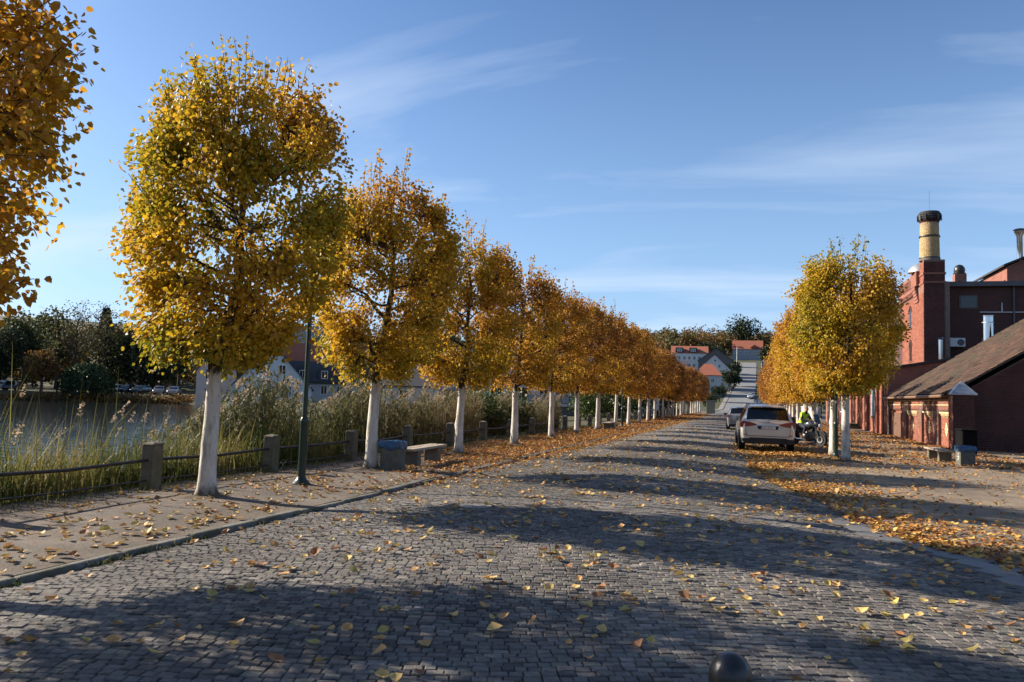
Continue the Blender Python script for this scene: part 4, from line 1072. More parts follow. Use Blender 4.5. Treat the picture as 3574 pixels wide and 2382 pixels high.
m_bin = mat('bin_concrete', (0.13, 0.125, 0.10), (0.075, 0.075, 0.06), 7, .9, .4, 40)
m_bag = mat('blue_plastic_bag', (0.02, 0.075, 0.16), (0.035, 0.11, 0.22), 9, .32, .5, 16, spec=.6, trans=.15)
m_white = mat('white_paint', (0.75, 0.75, 0.73))
def bag_mesh(seed, w=.235, h=.16):
    r = np.random.default_rng(seed); n = 40; mb = []
    V = []
    zs = np.array([0,.03,.07,.11,h,h+.012,h-.02,h-.09]); of = np.array([.004,.016,.020,.014,.012,-.004,-.03,-.05])
    for j, (z, o) in enumerate(zip(zs, of)):
        for k in range(n):
            t = 2*math.pi*k/n; c, s = math.cos(t), math.sin(t); q = max(abs(c), abs(s)); rr = (w+o)*(.86/q+.14) + .010*math.sin(7*t+seed+z*30)+.006*math.sin(13*t+2*j)
            V.append((rr*c, rr*s, z + .012*math.sin(3*t+seed) + (-.02*math.sin(5*t+seed) if j == 0 else 0)))
    i = np.arange(len(zs)*n).reshape(len(zs), n); j2 = np.roll(i,-1,1)
    return np_mesh('bag', np.array(V), np.stack([i[:-1],j2[:-1],j2[1:],i[1:]],-1).reshape(-1,4), [m_bag], smooth=True)
def litter_bin(x, y, rz, lab, seed, marks=False):
    t = thing('litter_bin', lab, 'litter bin', (x, y, 0), rz, 'square litter bins with blue bags')
    MB().box(-.215,.215,-.215,.215,-.06,.50).build('box', m_bin, t, .02, segs=2)
    obj('bag', bag_mesh(seed), t, (0,0,.455))
    if marks:
        for a, b, c, d in ((.40,-.02,.05,.02),(.37,.02,.02,.09),(.33,-.03,.02,.06),(.29,.03,.08,.02),(.27,-.04,.02,.05),(.22,.01,.06,.02),(.20,.04,.02,.05)):
            MB().cbox((-.218, b-.06, a), (.004, c, d)).build('graffiti_stroke', m_white, t)
litter_bin(-7.50, 15.55, .05, 'square litter bin with blue bag on the left pavement', 3)
litter_bin(6.42, 27.15, .10, 'square litter bin with blue bag and white scrawl on the right yard', 5, True)
# dark wheelie bin in the shade behind
m_dplastic = mat('dark_plastic', (0.005, 0.0055, 0.006), None, rough=.9, spec=.1)
t = thing('wheelie_bin', 'dark wheelie bin in the shade behind the right litter bin', 'bin', (8.0, 33.6, 0), .1)
MB().prism([(-.27,-.30),(.27,-.30),(.30,.34),(-.30,.34)], .08, .95).build('body', m_dplastic, t, .03)
MB().prism([(-.31,-.33),(.31,-.33),(.31,.40),(-.31,.40)], .955, 1.02).build('lid', m_dplastic, t, .03)
for s in (-1,1): MB().lathe([(.10,-.03),(.10,.03)], (s*.29,.30,.10), 14, 'x').build('wheel', m_black, t)
MB().tube([(-.25,.42,.99),(-.25,.47,.97),(.25,.47,.97),(.25,.42,.99)], .015, 6).build('handle', m_dplastic, t)

# bollard close to the camera
m_boll = mat('glossy_black_paint', (0.010, 0.010, 0.012), (0.014,0.014,0.016), 9, .28, .15, 30, spec=.5)
bz = float(road_z(-.05, 2.72))
t = thing('bollard', 'black round-headed bollard rising into the bottom edge of the picture', 'bollard', (-.05, 2.72, bz))
MB().lathe([(.105,-.05),(.105,.03),(.092,.06),(.084,.10)], n=28).build('foot', m_boll, t, smooth=True)
MB().lathe([(.080,.08),(.074,.64),(.079,.65),(.079,.68),(.073,.69),(.070,.70)], n=28).build('shaft', m_boll, t, smooth=True)
MB().lathe([(.0715,.69)] + [(.0715*math.cos(a), .715+.082*math.sin(a)) for a in [R(7.5*k) for k in range(12)]] + [(.001,.797)], n=32).build('head', m_boll, t, smooth=True)

# ------------------------------------------------------------------ cars
m_glass = mat('car_glass', (0.006, 0.008, 0.010), None, rough=.04, spec=.6)
m_tyre = mat('tyre', (0.012, 0.012, 0.012), (0.022,0.021,0.02), 20, .85, .2, 60)
m_rim = mat('alloy_rim', (0.32,0.32,0.33), None, rough=.3, metal=.9)
m_trim = mat('black_trim', (0.014,0.014,0.015), None, rough=.55)
m_redlamp = mat('red_lamp', (0.13,0.003,0.006), (0.20,0.005,0.009), 30, .12, spec=.7, coat=1.0)
m_chrome = mat('chrome', (0.55,0.55,0.56), None, rough=.12, metal=1.0)
m_plate = mat('plate_white', (0.62,0.62,0.60), None, rough=.45)
m_plateblue = mat('plate_blue', (0.02,0.05,0.25), None, rough=.45)
m_headl = mat('headlamp', (0.5,0.5,0.52), None, rough=.1, spec=.7)
def catmull(A, m):
    A = np.asarray(A, float); n = len(A); t = np.linspace(0, n-1, (n-1)*m+1); i = np.clip(t.astype(int), 0, n-2); f = (t-i).reshape(-1, *([1]*(A.ndim-1)))
    P0, P1, P2, P3 = A[np.maximum(i-1,0)], A[i], A[i+1], A[np.minimum(i+2,n-1)]
    T = .55
    m1, m2 = (P2-P0)*T, (P3-P1)*T
    return (2*f**3-3*f**2+1)*P1 + (f**3-2*f**2+f)*m1 + (-2*f**3+3*f**2)*P2 + (f**3-f**2)*m2
SUV_ST = [ # y, zb, zs, zbelt, zroof, wb, ws, wbelt, wroof
    (-2.36,.44,.66,.90,.93,.66,.74,.70,.60), (-2.33,.34,.66,.97,1.02,.82,.89,.84,.72), (-2.20,.30,.68,1.03,1.10,.88,.945,.90,.74),
    (-2.00,.29,.70,1.05,1.40,.90,.955,.915,.70), (-1.84,.28,.70,1.06,1.60,.90,.955,.915,.655), (-1.55,.27,.70,1.06,1.665,.90,.95,.915,.635), (-.7,.26,.70,1.04,1.69,.90,.945,.91,.64),
    (.2,.26,.70,1.02,1.675,.90,.945,.905,.63), (.75,.26,.70,1.01,1.55,.90,.945,.905,.64), (1.22,.27,.70,1.00,1.20,.90,.945,.90,.72), (1.42,.28,.70,.99,1.07,.90,.945,.895,.76),
    (1.95,.29,.68,.92,.98,.88,.93,.86,.70), (2.25,.32,.62,.80,.86,.82,.88,.80,.62), (2.36,.38,.58,.70,.73,.68,.74,.68,.5)]
SEDAN_ST = [
    (-2.20,.42,.62,.84,.88,.60,.68,.64,.54), (-2.16,.33,.62,.90,.95,.76,.82,.78,.68), (-2.05,.27,.64,.95,1.02,.80,.865,.83,.70), (-1.86,.25,.64,.96,1.26,.82,.875,.84,.64), (-1.70,.24,.64,.96,1.40,.82,.875,.84,.60),
    (-1.2,.23,.64,.95,1.455,.82,.875,.84,.58), (-.5,.22,.64,.94,1.47,.82,.87,.835,.58), (.2,.22,.64,.92,1.44,.82,.87,.83,.575), (.65,.22,.64,.91,1.30,.82,.87,.83,.60), (1.1,.23,.64,.90,1.02,.82,.87,.825,.66),
    (1.3,.24,.63,.88,.95,.82,.865,.82,.68), (1.8,.25,.60,.80,.86,.80,.85,.78,.62), (2.08,.28,.55,.70,.75,.74,.80,.72,.55), (2.2,.35,.50,.60,.63,.6,.66,.6,.42)]
def car_grid(ST):
    A = catmull(np.array(ST), 5)
    out = []
    for y, zb, zs, zl, zr, wb, ws, wl_, wr in A:
        half = np.array([(0,zb),(wb*.86,zb),(wb,zb+.06),(ws,zs),(wl_,zl),(wr+.03,zr-.07 if zr-zl > .15 else zl+(zr-zl)*.55),(wr*.86,zr-.008),(0,zr+.018)])
        h = catmull(half, 4); ring = np.concatenate([h, (h[::-1]*np.array([-1,1]))[1:-1]])
        out.append(np.column_stack([ring[:,0], np.full(len(ring), y), ring[:,1]]))
    return np.array(out)              # stations x ring; ring index 4*k = control point k on the right, 28 = roof centre
def grid_faces(nu, nv, wrap=True):
    i = np.arange(nu*nv).reshape(nu, nv); j = np.roll(i,-1,1) if wrap else i[:,1:]; i2 = i if wrap else i[:,:-1]
    return np.stack([i2[:-1], j[:-1], j[1:], i2[1:]], -1).reshape(-1,4)
def car_meshes(ST, paint, rearwin, sidewin, wr, ylay, high=True):
    G = car_grid(ST); nu, nv, _ = G.shape
    cen = np.array([0,0,.75]); P = []
    F = grid_faces(nu, nv)
    V = G.reshape(-1,3); b0 = np.arange(nv); b1 = (nu-1)*nv + np.arange(nv)
    me = bpy.data.meshes.new('body'); me.from_pydata(V.tolist(), [], [tuple(f[::-1]) for f in F.tolist()] + [tuple(b0.tolist()), tuple(b1[::-1].tolist())]); me.materials.append(paint)
    me.polygons.foreach_set('use_smooth', np.array([True]*len(F)+[False,False])); me.update()
    parts = [('body', me)]
    nrm = np.zeros_like(G)
    du = np.gradient(G, axis=0); dv = (np.roll(G,-1,1)-np.roll(G,1,1)); nn = np.cross(dv, du); s = np.sign((nn*(G-cen)).sum(-1, keepdims=True)); nrm = unit(nn*s)
    def patch(u0, u1, v0, v1, name, m, off=.006):
        g = (G + nrm*off)[u0:u1+1]; idx = [k % nv for k in range(v0, v1+1)]; g = g[:, idx]
        return (name, np_mesh(name, g.reshape(-1,3), grid_faces(g.shape[0], g.shape[1], False), [m], smooth=True))
    parts.append(patch(rearwin[0], rearwin[1], 21, 35, 'rear_window', m_glass))
    parts.append(patch(rearwin[2], rearwin[3], 21, 35, 'windscreen', m_glass))
    for a, b in sidewin:
        parts.append(patch(a, b, 16, 19, 'side_window', m_glass)); parts.append(patch(a, b, 37, 40, 'side_window', m_glass))
    ws = ST[5][6]
    for sx in (-1,1):
        for y in ylay:
            parts.append(('wheel_arch', MB().lathe([(wr+.075,-.02),(wr+.075,.014),(wr+.02,.016),(wr+.02,-.05)], (sx*(ws-.03) - (0 if sx > 0 else 0), y, wr), 26, 'x').mesh('wheel_arch', m_trim)))
            parts.append(('tyre', MB().lathe([(wr*.66,-.11),(wr*.93,-.115),(wr,-.08),(wr,.08),(wr*.93,.115),(wr*.66,.11)], (sx*(ws-.085), y, wr), 28, 'x').mesh('tyre', m_tyre, smooth=True)))
            rm = MB().lathe([(wr*.66,-.02),(wr*.60,.0),(.06,.02)], (sx*(ws+.005), y, wr), 20, 'x')
            parts.append(('rim', rm.mesh('rim', m_rim)))
    return parts
paint_gold = mat('champagne_paint', (0.56, 0.525, 0.475), None, rough=.28, metal=.35, coat=.8)
paint_grey = mat('grey_metallic_paint', (0.22, 0.225, 0.235), None, rough=.3, metal=.4, coat=.8)
paint_silver = mat('silver_paint', (0.55, 0.56, 0.57), None, rough=.3, metal=.3, coat=.6)
paint_dark = mat('dark_blue_paint', (0.03, 0.045, 0.06), None, rough=.25, coat=.8)
def plate(t, y, z, w=.52):
    MB().cbox((0,y,z),(w+.03,.012,.13)).build('plate_frame', m_trim, t)
    p = MB().cbox((0,y-.008,z),(w,.008,.11)).build('number_plate', m_plate, t)
    MB().cbox((-w/2+.022,y-.0135,z),(.042,.004,.108)).build('plate_strip', m_plateblue, p)
    x = -w/2+.075
    for k, wd in enumerate((.030,.026,.030,.012,.030,.012,.028,.030)):       # the characters are too blurred to read
        if k != 3: MB().cbox((x+wd/2,y-.0135,z),(wd*.45,.004,.066)).build('plate_character', m_trim, p); 
        x += wd+.022
def car(name, label, cat, ST, paint, loc, rz, rw, sw, wr, wl2, group=None, rear=True):
    t = thing(name, label, cat, loc, rz, group); hw = {}
    for nm, me in car_meshes(ST, paint, rw, sw, wr, wl2): 
        obj(nm, me, t)
    return t
suv = car('parked_car', 'champagne coloured sport utility car parked half on the leaf-strewn right edge', 'car', SUV_ST, paint_gold, (.50, 31.75, 0), R(3.5), (11,19,41,48), [(22,31),(32,40)], .365, (-1.42,1.42))
yb = -2.36
for s in (-1,1):
    MB().prism([(s*.965,.86),(s*.955,1.05),(s*.86,1.10),(s*.70,1.075),(s*.70,.875)], -2.33, -2.08, 'y').build('tail_light', m_redlamp, suv, .02, segs=2)
    MB().prism([(s*.80,.875),(s*.80,1.085),(s*.62,1.055),(s*.38,.99),(s*.40,.95),(s*.62,.89)], -2.378, -2.25, 'y').build('tail_light_inner', m_redlamp, suv, .015, segs=2)
    MB().cbox((s*.72,-2.352,.60),(.26,.02,.028)).build('reflector', m_redlamp, suv, .004)
    MB().lathe([(.075,-.05),(.075,.02),(.062,.02),(.062,-.05)], (s*.58,-2.35,.335), 16, 'y', False).build('exhaust', m_chrome, suv)
    m_ = MB().cbox((s*1.04,.62,1.10),(.20,.10,.15)).build('mirror', paint_gold, suv, .03, segs=2)
    MB().tube([(s*.60,-1.5,1.66),(s*.61,-1.25,1.705),(s*.605,.1,1.71),(s*.60,.45,1.65)], .018, 6).build('roof_rail', m_trim, suv)
MB().prism([(-.88,.28),(.88,.28),(.86,.42),(.60,.50),(-.60,.50),(-.86,.42)], -2.375, -2.30, 'y').build('lower_bumper', m_trim, suv, .015)
MB().prism([(-.70,.56),(.70,.56),(.74,.90),(.42,.93),(-.42,.93),(-.74,.90)], -2.372, -2.30, 'y').build('tailgate', paint_gold, suv, .012, segs=2)
MB().prism([(-.34,.80),(.34,.80),(.38,.93),(-.38,.93)], -2.376, -2.36, 'y').build('plate_recess', m_trim, suv)
plate(suv, -2.384, .865)
em = MB().lathe([(.046,-.004),(.046,.006),(.034,.006)], (0,-2.315,1.03), 24, 'y').build('emblem', m_trim, suv)
for k in range(4):
    a0 = math.pi/2*k; pts = [(0,1.03)] + [(.032*math.cos(a0+math.pi/2*j/4), 1.03+.032*math.sin(a0+math.pi/2*j/4)) for j in range(5)]
    MB().prism(pts, -2.330, -2.318, 'y').build('emblem_quarter', m_plate if k % 2 else m_plateblue, em)
MB().prism([(-.09,0),(.09,0),(.05,.045),(-.05,.06)], -.012, .012, 'x').build('antenna_fin', paint_gold, suv, loc=(0,-1.35,1.69))
MB().prism([(-.60,1.585),(.60,1.585),(.56,1.635),(-.56,1.635)], -2.0, -1.72, 'y').build('roof_spoiler', paint_gold, suv, .02, segs=2)
for s in (-1,1):
    MB().tube([(s*.735,-2.374,.57),(s*.765,-2.368,.72),(s*.77,-2.352,.86)], .007, 5).build('panel_gap', m_trim, suv)
    MB().prism([(s*.90,.46),(s*.90,.36),(s*.66,.36),(s*.62,.47)], -2.372, -2.30, 'y').build('bumper_vent', m_trim, suv, .01)
MB().tube([(-.74,-2.376,.555),(.74,-2.376,.555)], .008, 5).build('panel_gap', m_trim, suv)
MB().tube([(-.70,-2.30,1.065),(0,-2.325,1.085),(.70,-2.30,1.065)], .012, 6).build('tailgate_crease', paint_gold, suv, smooth=True)
MB().cbox((0,-2.02,1.60),(.34,.02,.025)).build('brake_light', m_redlamp, suv)
MB().tube([(0,-2.235,1.125),(.36,-2.16,1.19)], .009, 6).build('rear_wiper', m_trim, suv)
car2 = car('parked_car', 'grey estate car parked ahead of the champagne car', 'car', SEDAN_ST, paint_grey, (-.52, 52.0, 0), R(2), (11,19,41,48), [(22,31),(32,40)], .32, (-1.32,1.32))
car2.scale = (1.02, 1.0, 1.02)
for s in (-1,1):
    MB().prism([(s*.86,.80),(s*.86,.97),(s*.74,.99),(s*.52,.93),(s*.55,.83)], -2.18, -1.98, 'y').build('tail_light', m_redlamp, car2, .02)
    MB().cbox((s*.95,.55,.98),(.17,.09,.13)).build('mirror', m_trim, car2, .02)
MB().prism([(-.80,.26),(.80,.26),(.76,.42),(-.76,.42)], -2.21, -2.12, 'y').build('lower_bumper', m_trim, car2, .015)
MB().cbox((0,-1.80,1.43),(.6,.14,.03)).build('brake_light', m_redlamp, car2)
plate(car2, -2.215, .70, .50)
for loc, rz, pm, lab in [((.2, 240, float(terr(0,240))+.1), math.pi, paint_silver, 'small silver car driving down the hill street'),
                         ((-3.6, 312, float(terr(-3,312))+.1), 0, paint_grey, 'grey car parked on the left side of the hill street')]:
    c = car('distant_car', lab, 'car', SEDAN_ST, pm, loc, rz, (11,19,41,48), [(22,31),(32,40)], .32, (-1.32,1.32))
    for s in (-1,1): MB().cbox((s*.6,2.10,.66),(.28,.10,.12)).build('headlight', m_headl, c, .03)
shore_cars = [(52.2,140.5,paint_dark),(51.0,140.0,paint_silver),(50.2,141.5,paint_dark),(44.55,141.5,paint_silver),(43.75,141.0,paint_dark),(42.9,140.2,paint_dark),(41.75,138.6,paint_grey),(40.85,137.2,paint_grey)]
sc_lab = ['leftmost dark car parked on the far shore','silver car parked on the far shore left of the orange tree','dark car half hidden behind the orange tree','silver car just right of the willow','first dark car right of the willow','second dark car right of the willow','second car from the right in the shore car park','rightmost grey car in the shore car park']
cache = {}
for (az, r, pm), lab in zip(shore_cars, sc_lab):
    x, y = at_az(az, r)
    if pm.name not in cache: cache[pm.name] = car_meshes(SEDAN_ST, pm, (11,19,41,48), [(22,31),(32,40)], .32, (-1.32,1.32))
    t = thing('shore_car', lab, 'car', (x, y, float(terr(x,y))), R(az+165 + random.uniform(-12,12)), 'cars parked along the far shore')
    for nm, me in cache[pm.name]: obj(nm, me, t)

# ------------------------------------------------------------------ motorcycle and rider
m_bikeblue = mat('grey_blue_tank_paint', (0.05,0.062,0.08), None, rough=.22, coat=.8)
m_alu = mat('engine_aluminium', (0.14,0.14,0.14), (0.05,0.05,0.05), 14, .35, .2, 30, metal=.8)
m_seat = mat('black_vinyl', (0.012,0.012,0.012), None, rough=.6)
bx, by = 2.34, 35.0; brz = R(-138.0)
bike = thing('motorcycle', 'black touring motorcycle parked between the car and the right linden trunks', 'motorcycle', (bx, by, .0), brz)
def wheel(y, nm):
    w = MB().lathe([(.235,-.05),(.285,-.065),(.315,-.03),(.322,0),(.315,.03),(.285,.065),(.235,.05)], (0,y,.322), 30, 'x').build('tyre', m_tyre, bike, smooth=True)
    MB().lathe([(.235,-.04),(.235,.04),(.215,.04),(.215,-.04)], (0,y,.322), 30, 'x', False).build('rim', m_rim, bike)
    for k in range(8):
        a = k*math.pi/4; MB().tube([(0,y+.04*math.cos(a),.322+.04*math.sin(a)),(0,y+.22*math.cos(a),.322+.22*math.sin(a))], .010, 5).build('spoke', m_rim, bike)
    MB().lathe([(.045,-.08),(.045,.08)], (0,y,.322), 14, 'x').build('hub', m_alu, bike)
    MB().lathe([(.15,.075),(.15,.082),(.09,.082),(.09,.075)], (0,y,.322), 24, 'x', False).build('brake_disc', m_chrome, bike)
wheel(.76,'f'); wheel(-.74,'r')
for s in (-1,1):
    MB().tube([(s*.09,.76,.32),(s*.095,.62,.62),(s*.10,.50,.98)], [.026,.028,.030], 10).build('fork_leg', m_alu, bike, smooth=True)
    MB().lathe([(.115,0),(.11,.05),(.09,.16),(.06,.18)] if s > 0 else [(.06,-.18),(.09,-.16),(.11,-.05),(.115,0)], (s*.20,.18,.44), 14, 'x').build('cylinder_head', m_alu, bike, smooth=True)
    MB().cbox((s*.33,-.72,.70),(.20,.44,.34)).build('side_case', m_trim, bike, .04, segs=2)
    MB().tube([(s*.06,.46,1.02),(s*.26,.40,1.08),(s*.38,.30,1.07)], .014, 8).build('handlebar', m_black, bike)
    MB().tube([(s*.37,.32,1.07),(s*.42,.24,1.06)], .020, 8).build('grip', m_seat, bike)
    MB().tube([(s*.30,.38,1.08),(s*.34,.42,1.22)], .007, 6).build('mirror_stalk', m_black, bike)
    MB().lathe([(.03,-.012),(.062,0),(.055,.012)], (s*.35,.43,1.26), 14, 'y').build('mirror', m_black, bike)
    MB().tube([(s*.16,-.05,.30),(s*.30,-.05,.30)], .014, 6).build('footrest', m_black, bike)
MB().cbox((0,.10,.46),(.34,.42,.34)).build('engine', m_alu, bike, .05, segs=2)
MB().cbox((0,-.05,.27),(.26,.5,.10)).build('engine_guard', m_trim, bike, .03)
MB().tube([(0,.50,1.0),(0,.25,.80),(0,-.1,.62),(0,-.45,.60),(0,-.74,.34)], [.04,.05,.05,.045,.04], 8).build('frame', m_black, bike)
MB().tube([(.05,.50,.96),(.10,.0,.72),(.08,-.6,.86),(.05,-.95,.92)], .022, 6).build('subframe', m_black, bike)
MB().tube([(.16,.05,.32),(.19,-.35,.30),(.20,-.60,.42),(.20,-.98,.52)], [.03,.035,.055,.06], 10).build('exhaust', m_chrome, bike, smooth=True)
tk = MB(); 
def blob(secs, n=12):
    mb = MB(); V = []
    for y, zc, w, h in secs:
        for k in range(n):
            a = 2*math.pi*k/n; V.append((w*math.copysign(abs(math.cos(a))**.8, math.cos(a)), y, zc+h*math.copysign(abs(math.sin(a))**.8, math.sin(a))))
    F = []
    for i in range(len(secs)-1):
        for k in range(n): F.append((i*n+k, i*n+(k+1)%n, (i+1)*n+(k+1)%n, (i+1)*n+k))
    F += [tuple(range(n-1,-1,-1)), tuple((len(secs)-1)*n+k for k in range(n))]
    return mb.add(V, F)
blob([(-.16,.84,.10,.07),(-.05,.87,.17,.13),(.15,.92,.21,.16),(.34,.93,.19,.13),(.44,.90,.10,.07)]).build('fuel_tank', m_bikeblue, bike, smooth=True)
blob([(-.98,.93,.07,.03),(-.88,.93,.13,.05),(-.55,.87,.15,.06),(-.2,.81,.13,.06),(-.10,.83,.08,.05)]).build('seat', m_seat, bike, smooth=True)
blob([(.42,.90,.10,.09),(.52,.96,.15,.14),(.64,.96,.13,.13),(.74,.92,.05,.06)]).build('front_fairing', m_black, bike, smooth=True)
MB().add([(-.16,.60,1.02),(.16,.60,1.02),(.13,.46,1.36),(-.13,.46,1.36),(-.16,.59,1.02),(.16,.59,1.02),(.13,.45,1.36),(-.13,.45,1.36)], [(0,1,2,3),(7,6,5,4),(0,1,5,4),(1,2,6,5),(2,3,7,6),(3,0,4,7)]).build('windscreen', m_glass, bike)
MB().lathe([(.02,-.03),(.085,-.02),(.09,.02),(.07,.04)], (0,.72,.90), 18, 'y').build('headlight', m_headl, bike, smooth=True)
MB().prism([(.52,.64),(.70,.70),(.92,.66),(1.06,.52),(1.04,.50),(.90,.63),(.70,.67),(.54,.60)], -.07, .07, 'x').build('front_mudguard', m_black, bike)
MB().prism([(-.90,.80),(-1.10,.62),(-1.12,.60),(-1.06,.58),(-.86,.74)], -.08, .08, 'x').build('rear_mudguard', m_black, bike)
MB().cbox((0,-1.03,.84),(.12,.04,.05)).build('tail_light', m_redlamp, bike, .01)
MB().tube([(-.08,-.05,.30),(-.27,.02,.015)], .013, 6).build('side_stand', m_black, bike)
MB().cbox((0,-.98,1.06),(.36,.34,.28)).build('top_case', m_trim, bike, .05, segs=2)

m_hivis = mat('hi_vis_fabric', (0.62,0.80,0.03), (0.45,0.62,0.02), 7, .8, .5, 14)
m_jack = mat('black_jacket', (0.016,0.016,0.018), (0.03,0.03,0.033), 8, .8, .4, 18)
m_jeans = mat('dark_trousers', (0.018,0.020,0.032), (0.03,0.032,0.045), 8, .85, .4, 18)
m_skin = mat('skin', (0.46,0.25,0.18), (0.40,0.20,0.14), 10, .6)
m_hair = mat('grey_hair', (0.30,0.28,0.26), (0.18,0.17,0.16), 30, .8, .6, 60)
m_grey = mat('reflective_strip', (0.55,0.56,0.56), None, rough=.35)
verts, edges, rad = [], [], []
def jv(p, r, link_to=None):
    verts.append(p); rad.append(r if isinstance(r, tuple) else (r, r))
    if link_to is not None: edges.append((link_to, len(verts)-1))
    return len(verts)-1
pel = jv((0,-.30,.95), (.165,.13)); belly = jv((0,-.27,1.08), (.155,.12), pel); chest = jv((0,-.20,1.26), (.175,.125), belly); up = jv((0,-.13,1.38), (.125,.085), chest)
neck = jv((0,-.08,1.455), .052, up); jaw = jv((0,-.035,1.535), (.066,.082), neck); head = jv((0,-.045,1.615), (.076,.094), jaw); crown_ = jv((0,-.06,1.675), (.058,.068), head)
nose = jv((0,.062,1.575), .012, jaw)
for s in (-1,1):
    sh = jv((s*.165,-.14,1.36), .078, up); el = jv((s*.265,-.05,1.10), .058, sh); wr_ = jv((s*.13,.16,1.05), .036, el)
    palm = jv((s*.075,.225,1.055), (.030,.020), wr_)
    for k, (dx, dz, L_) in enumerate(((.020,.028,.052),(.008,.012,.060),(-.004,-.006,.056),(-.014,-.024,.046))):
        a = jv((s*(.045-dx*.4), .255, 1.055+dz), .0095, palm); b = jv((s*(.045-dx*.4)-s*L_*.5, .275, 1.050+dz), .0085, a); jv((s*(.045-dx*.4)-s*L_*.85, .258, 1.045+dz), .0075, b)
    th1 = jv((s*.085,.232,1.092), .011, palm); jv((s*.060,.262,1.108), .009, th1)
    hp_ = jv((s*.115,-.26,.90), .105, pel); kn = jv((s*.245,.16,.80), .072, hp_); an = jv((s*.27,.02,.36), .050, kn); ft = jv((s*.275,.10,.31), (.045,.035), an); jv((s*.275,.20,.305), (.040,.028), ft)
me = bpy.data.meshes.new('person'); me.from_pydata(verts, edges, [])
tmp = bpy.data.objects.new('tmp_person', me); C.objects.link(tmp)
sk = tmp.modifiers.new('skin', 'SKIN'); sk.use_smooth_shade = True
for i, sv in enumerate(me.skin_vertices[0].data): sv.radius = rad[i]; sv.use_root = (i == 0)
ss = tmp.modifiers.new('sub', 'SUBSURF'); ss.levels = 2; ss.render_levels = 2
bpy.context.view_layer.update()
dg = bpy.context.evaluated_depsgraph_get(); pm = bpy.data.meshes.new_from_object(tmp.evaluated_get(dg)); bpy.data.objects.remove(tmp)
pm.name = 'body'; pm.materials.clear()
for m_ in (m_jeans, m_hivis, m_jack, m_skin): pm.materials.append(m_)
for p in pm.polygons:
    c = p.center; p.use_smooth = True
    if c.z > 1.47 or (c.y > .175 and abs(c.x) < .16 and .98 < c.z < 1.2): p.material_index = 3
    elif c.z > .98 and not (c.y > -.02 and abs(c.x) > .2 and c.z < .98):
        front = c.y > -.09 + .10*(c.z-1.0)
        arm = abs(c.x) > .19 or c.y > .0
        p.material_index = 2 if (front or (arm and c.z < 1.22)) else 1
        if arm and c.z < 1.14 and c.z > 1.02 and c.x < 0 and c.y < .1: p.material_index = 1
    else: p.material_index = 0
rider = thing('person', 'grey-haired person in yellow and black hi-vis jacket sitting on the motorcycle looking down', 'person', (bx, by, .0), brz)
obj('body', pm, rider)
hm = MB().lathe([(.084*math.cos(a), .095*math.sin(a)) for a in [R(-25+12*k) for k in range(10)]], n=18).mesh('hair', m_hair, smooth=True)
obj('hair', hm, rider, (0,-.068,1.628), (-.30,0,0), (1,1.2,.92))
MB().lathe([(.157,0),(.160,.022),(.157,.045)], n=24, caps=False).build('reflective_strip', m_grey, rider, loc=(0,-.262,1.105), rot=(-.25,0,0)).scale = (1.0,.86,1)
for s in (-1,1):
    MB().cbox((s*.275,.13,.262),(.10,.29,.05)).build('boot_sole', m_trim, rider, .015)
    MB().lathe([(.012,-.008),(.028,0),(.012,.008)], (s*.078,-.035,1.60), 10, 'x').build('ear', m_skin, rider)
    MB().lathe([(.002,-.004),(.010,0),(.002,.004)], (s*.028,.044,1.597), 8, 'y').build('eye', m_trim, rider)
MB().cbox((0,.056,1.535),(.045,.012,.008)).build('mouth', mat('lips',(.28,.11,.09)), rider)

# ------------------------------------------------------------------ brickwork helpers
BRICK = [(0.0, (0.16,0.05,0.034)), (0.35, (0.29,0.092,0.055)), (0.65, (0.34,0.122,0.075)), (0.88, (0.40,0.170,0.105)), (1.0, (0.13,0.055,0.045))]
m_brick = mat('red_brick', (0,0,0), (0.72,0.68,0.66), 14, .9, .35, 50, attr=BRICK)
m_brick_old = mat('stained_brick', (0,0,0), (0.45,0.42,0.42), 2.2, .92, .35, 50, attr=BRICK, c3=(0.15,0.10,0.085), s3=.9)
m_yellow = mat('yellow_brick', (0,0,0), (0.75,0.72,0.68), 9, .9, .3, 40, attr=[(0.0,(0.40,0.27,0.12)),(.5,(0.52,0.37,0.18)),(1.0,(0.58,0.43,0.24))])
m_mortar = mat('mortar', (0.20,0.155,0.13), (0.13,0.10,0.088), 3, .95, .3, 60)
m_darkbrick = mat('dark_shaded_brick', (0,0,0), (0.6,0.55,0.55), 1.2, .92, .3, 40, attr=[(0.0,(0.06,0.024,0.02)),(.6,(0.105,0.036,0.03)),(1.0,(0.06,0.036,0.032))])  # dark brick: shade of camera-facing walls put into its colour; also cap rings
BOXF = np.array([(4,5,6,7),(0,1,5,4),(1,2,6,5),(2,3,7,6),(3,0,4,7)])
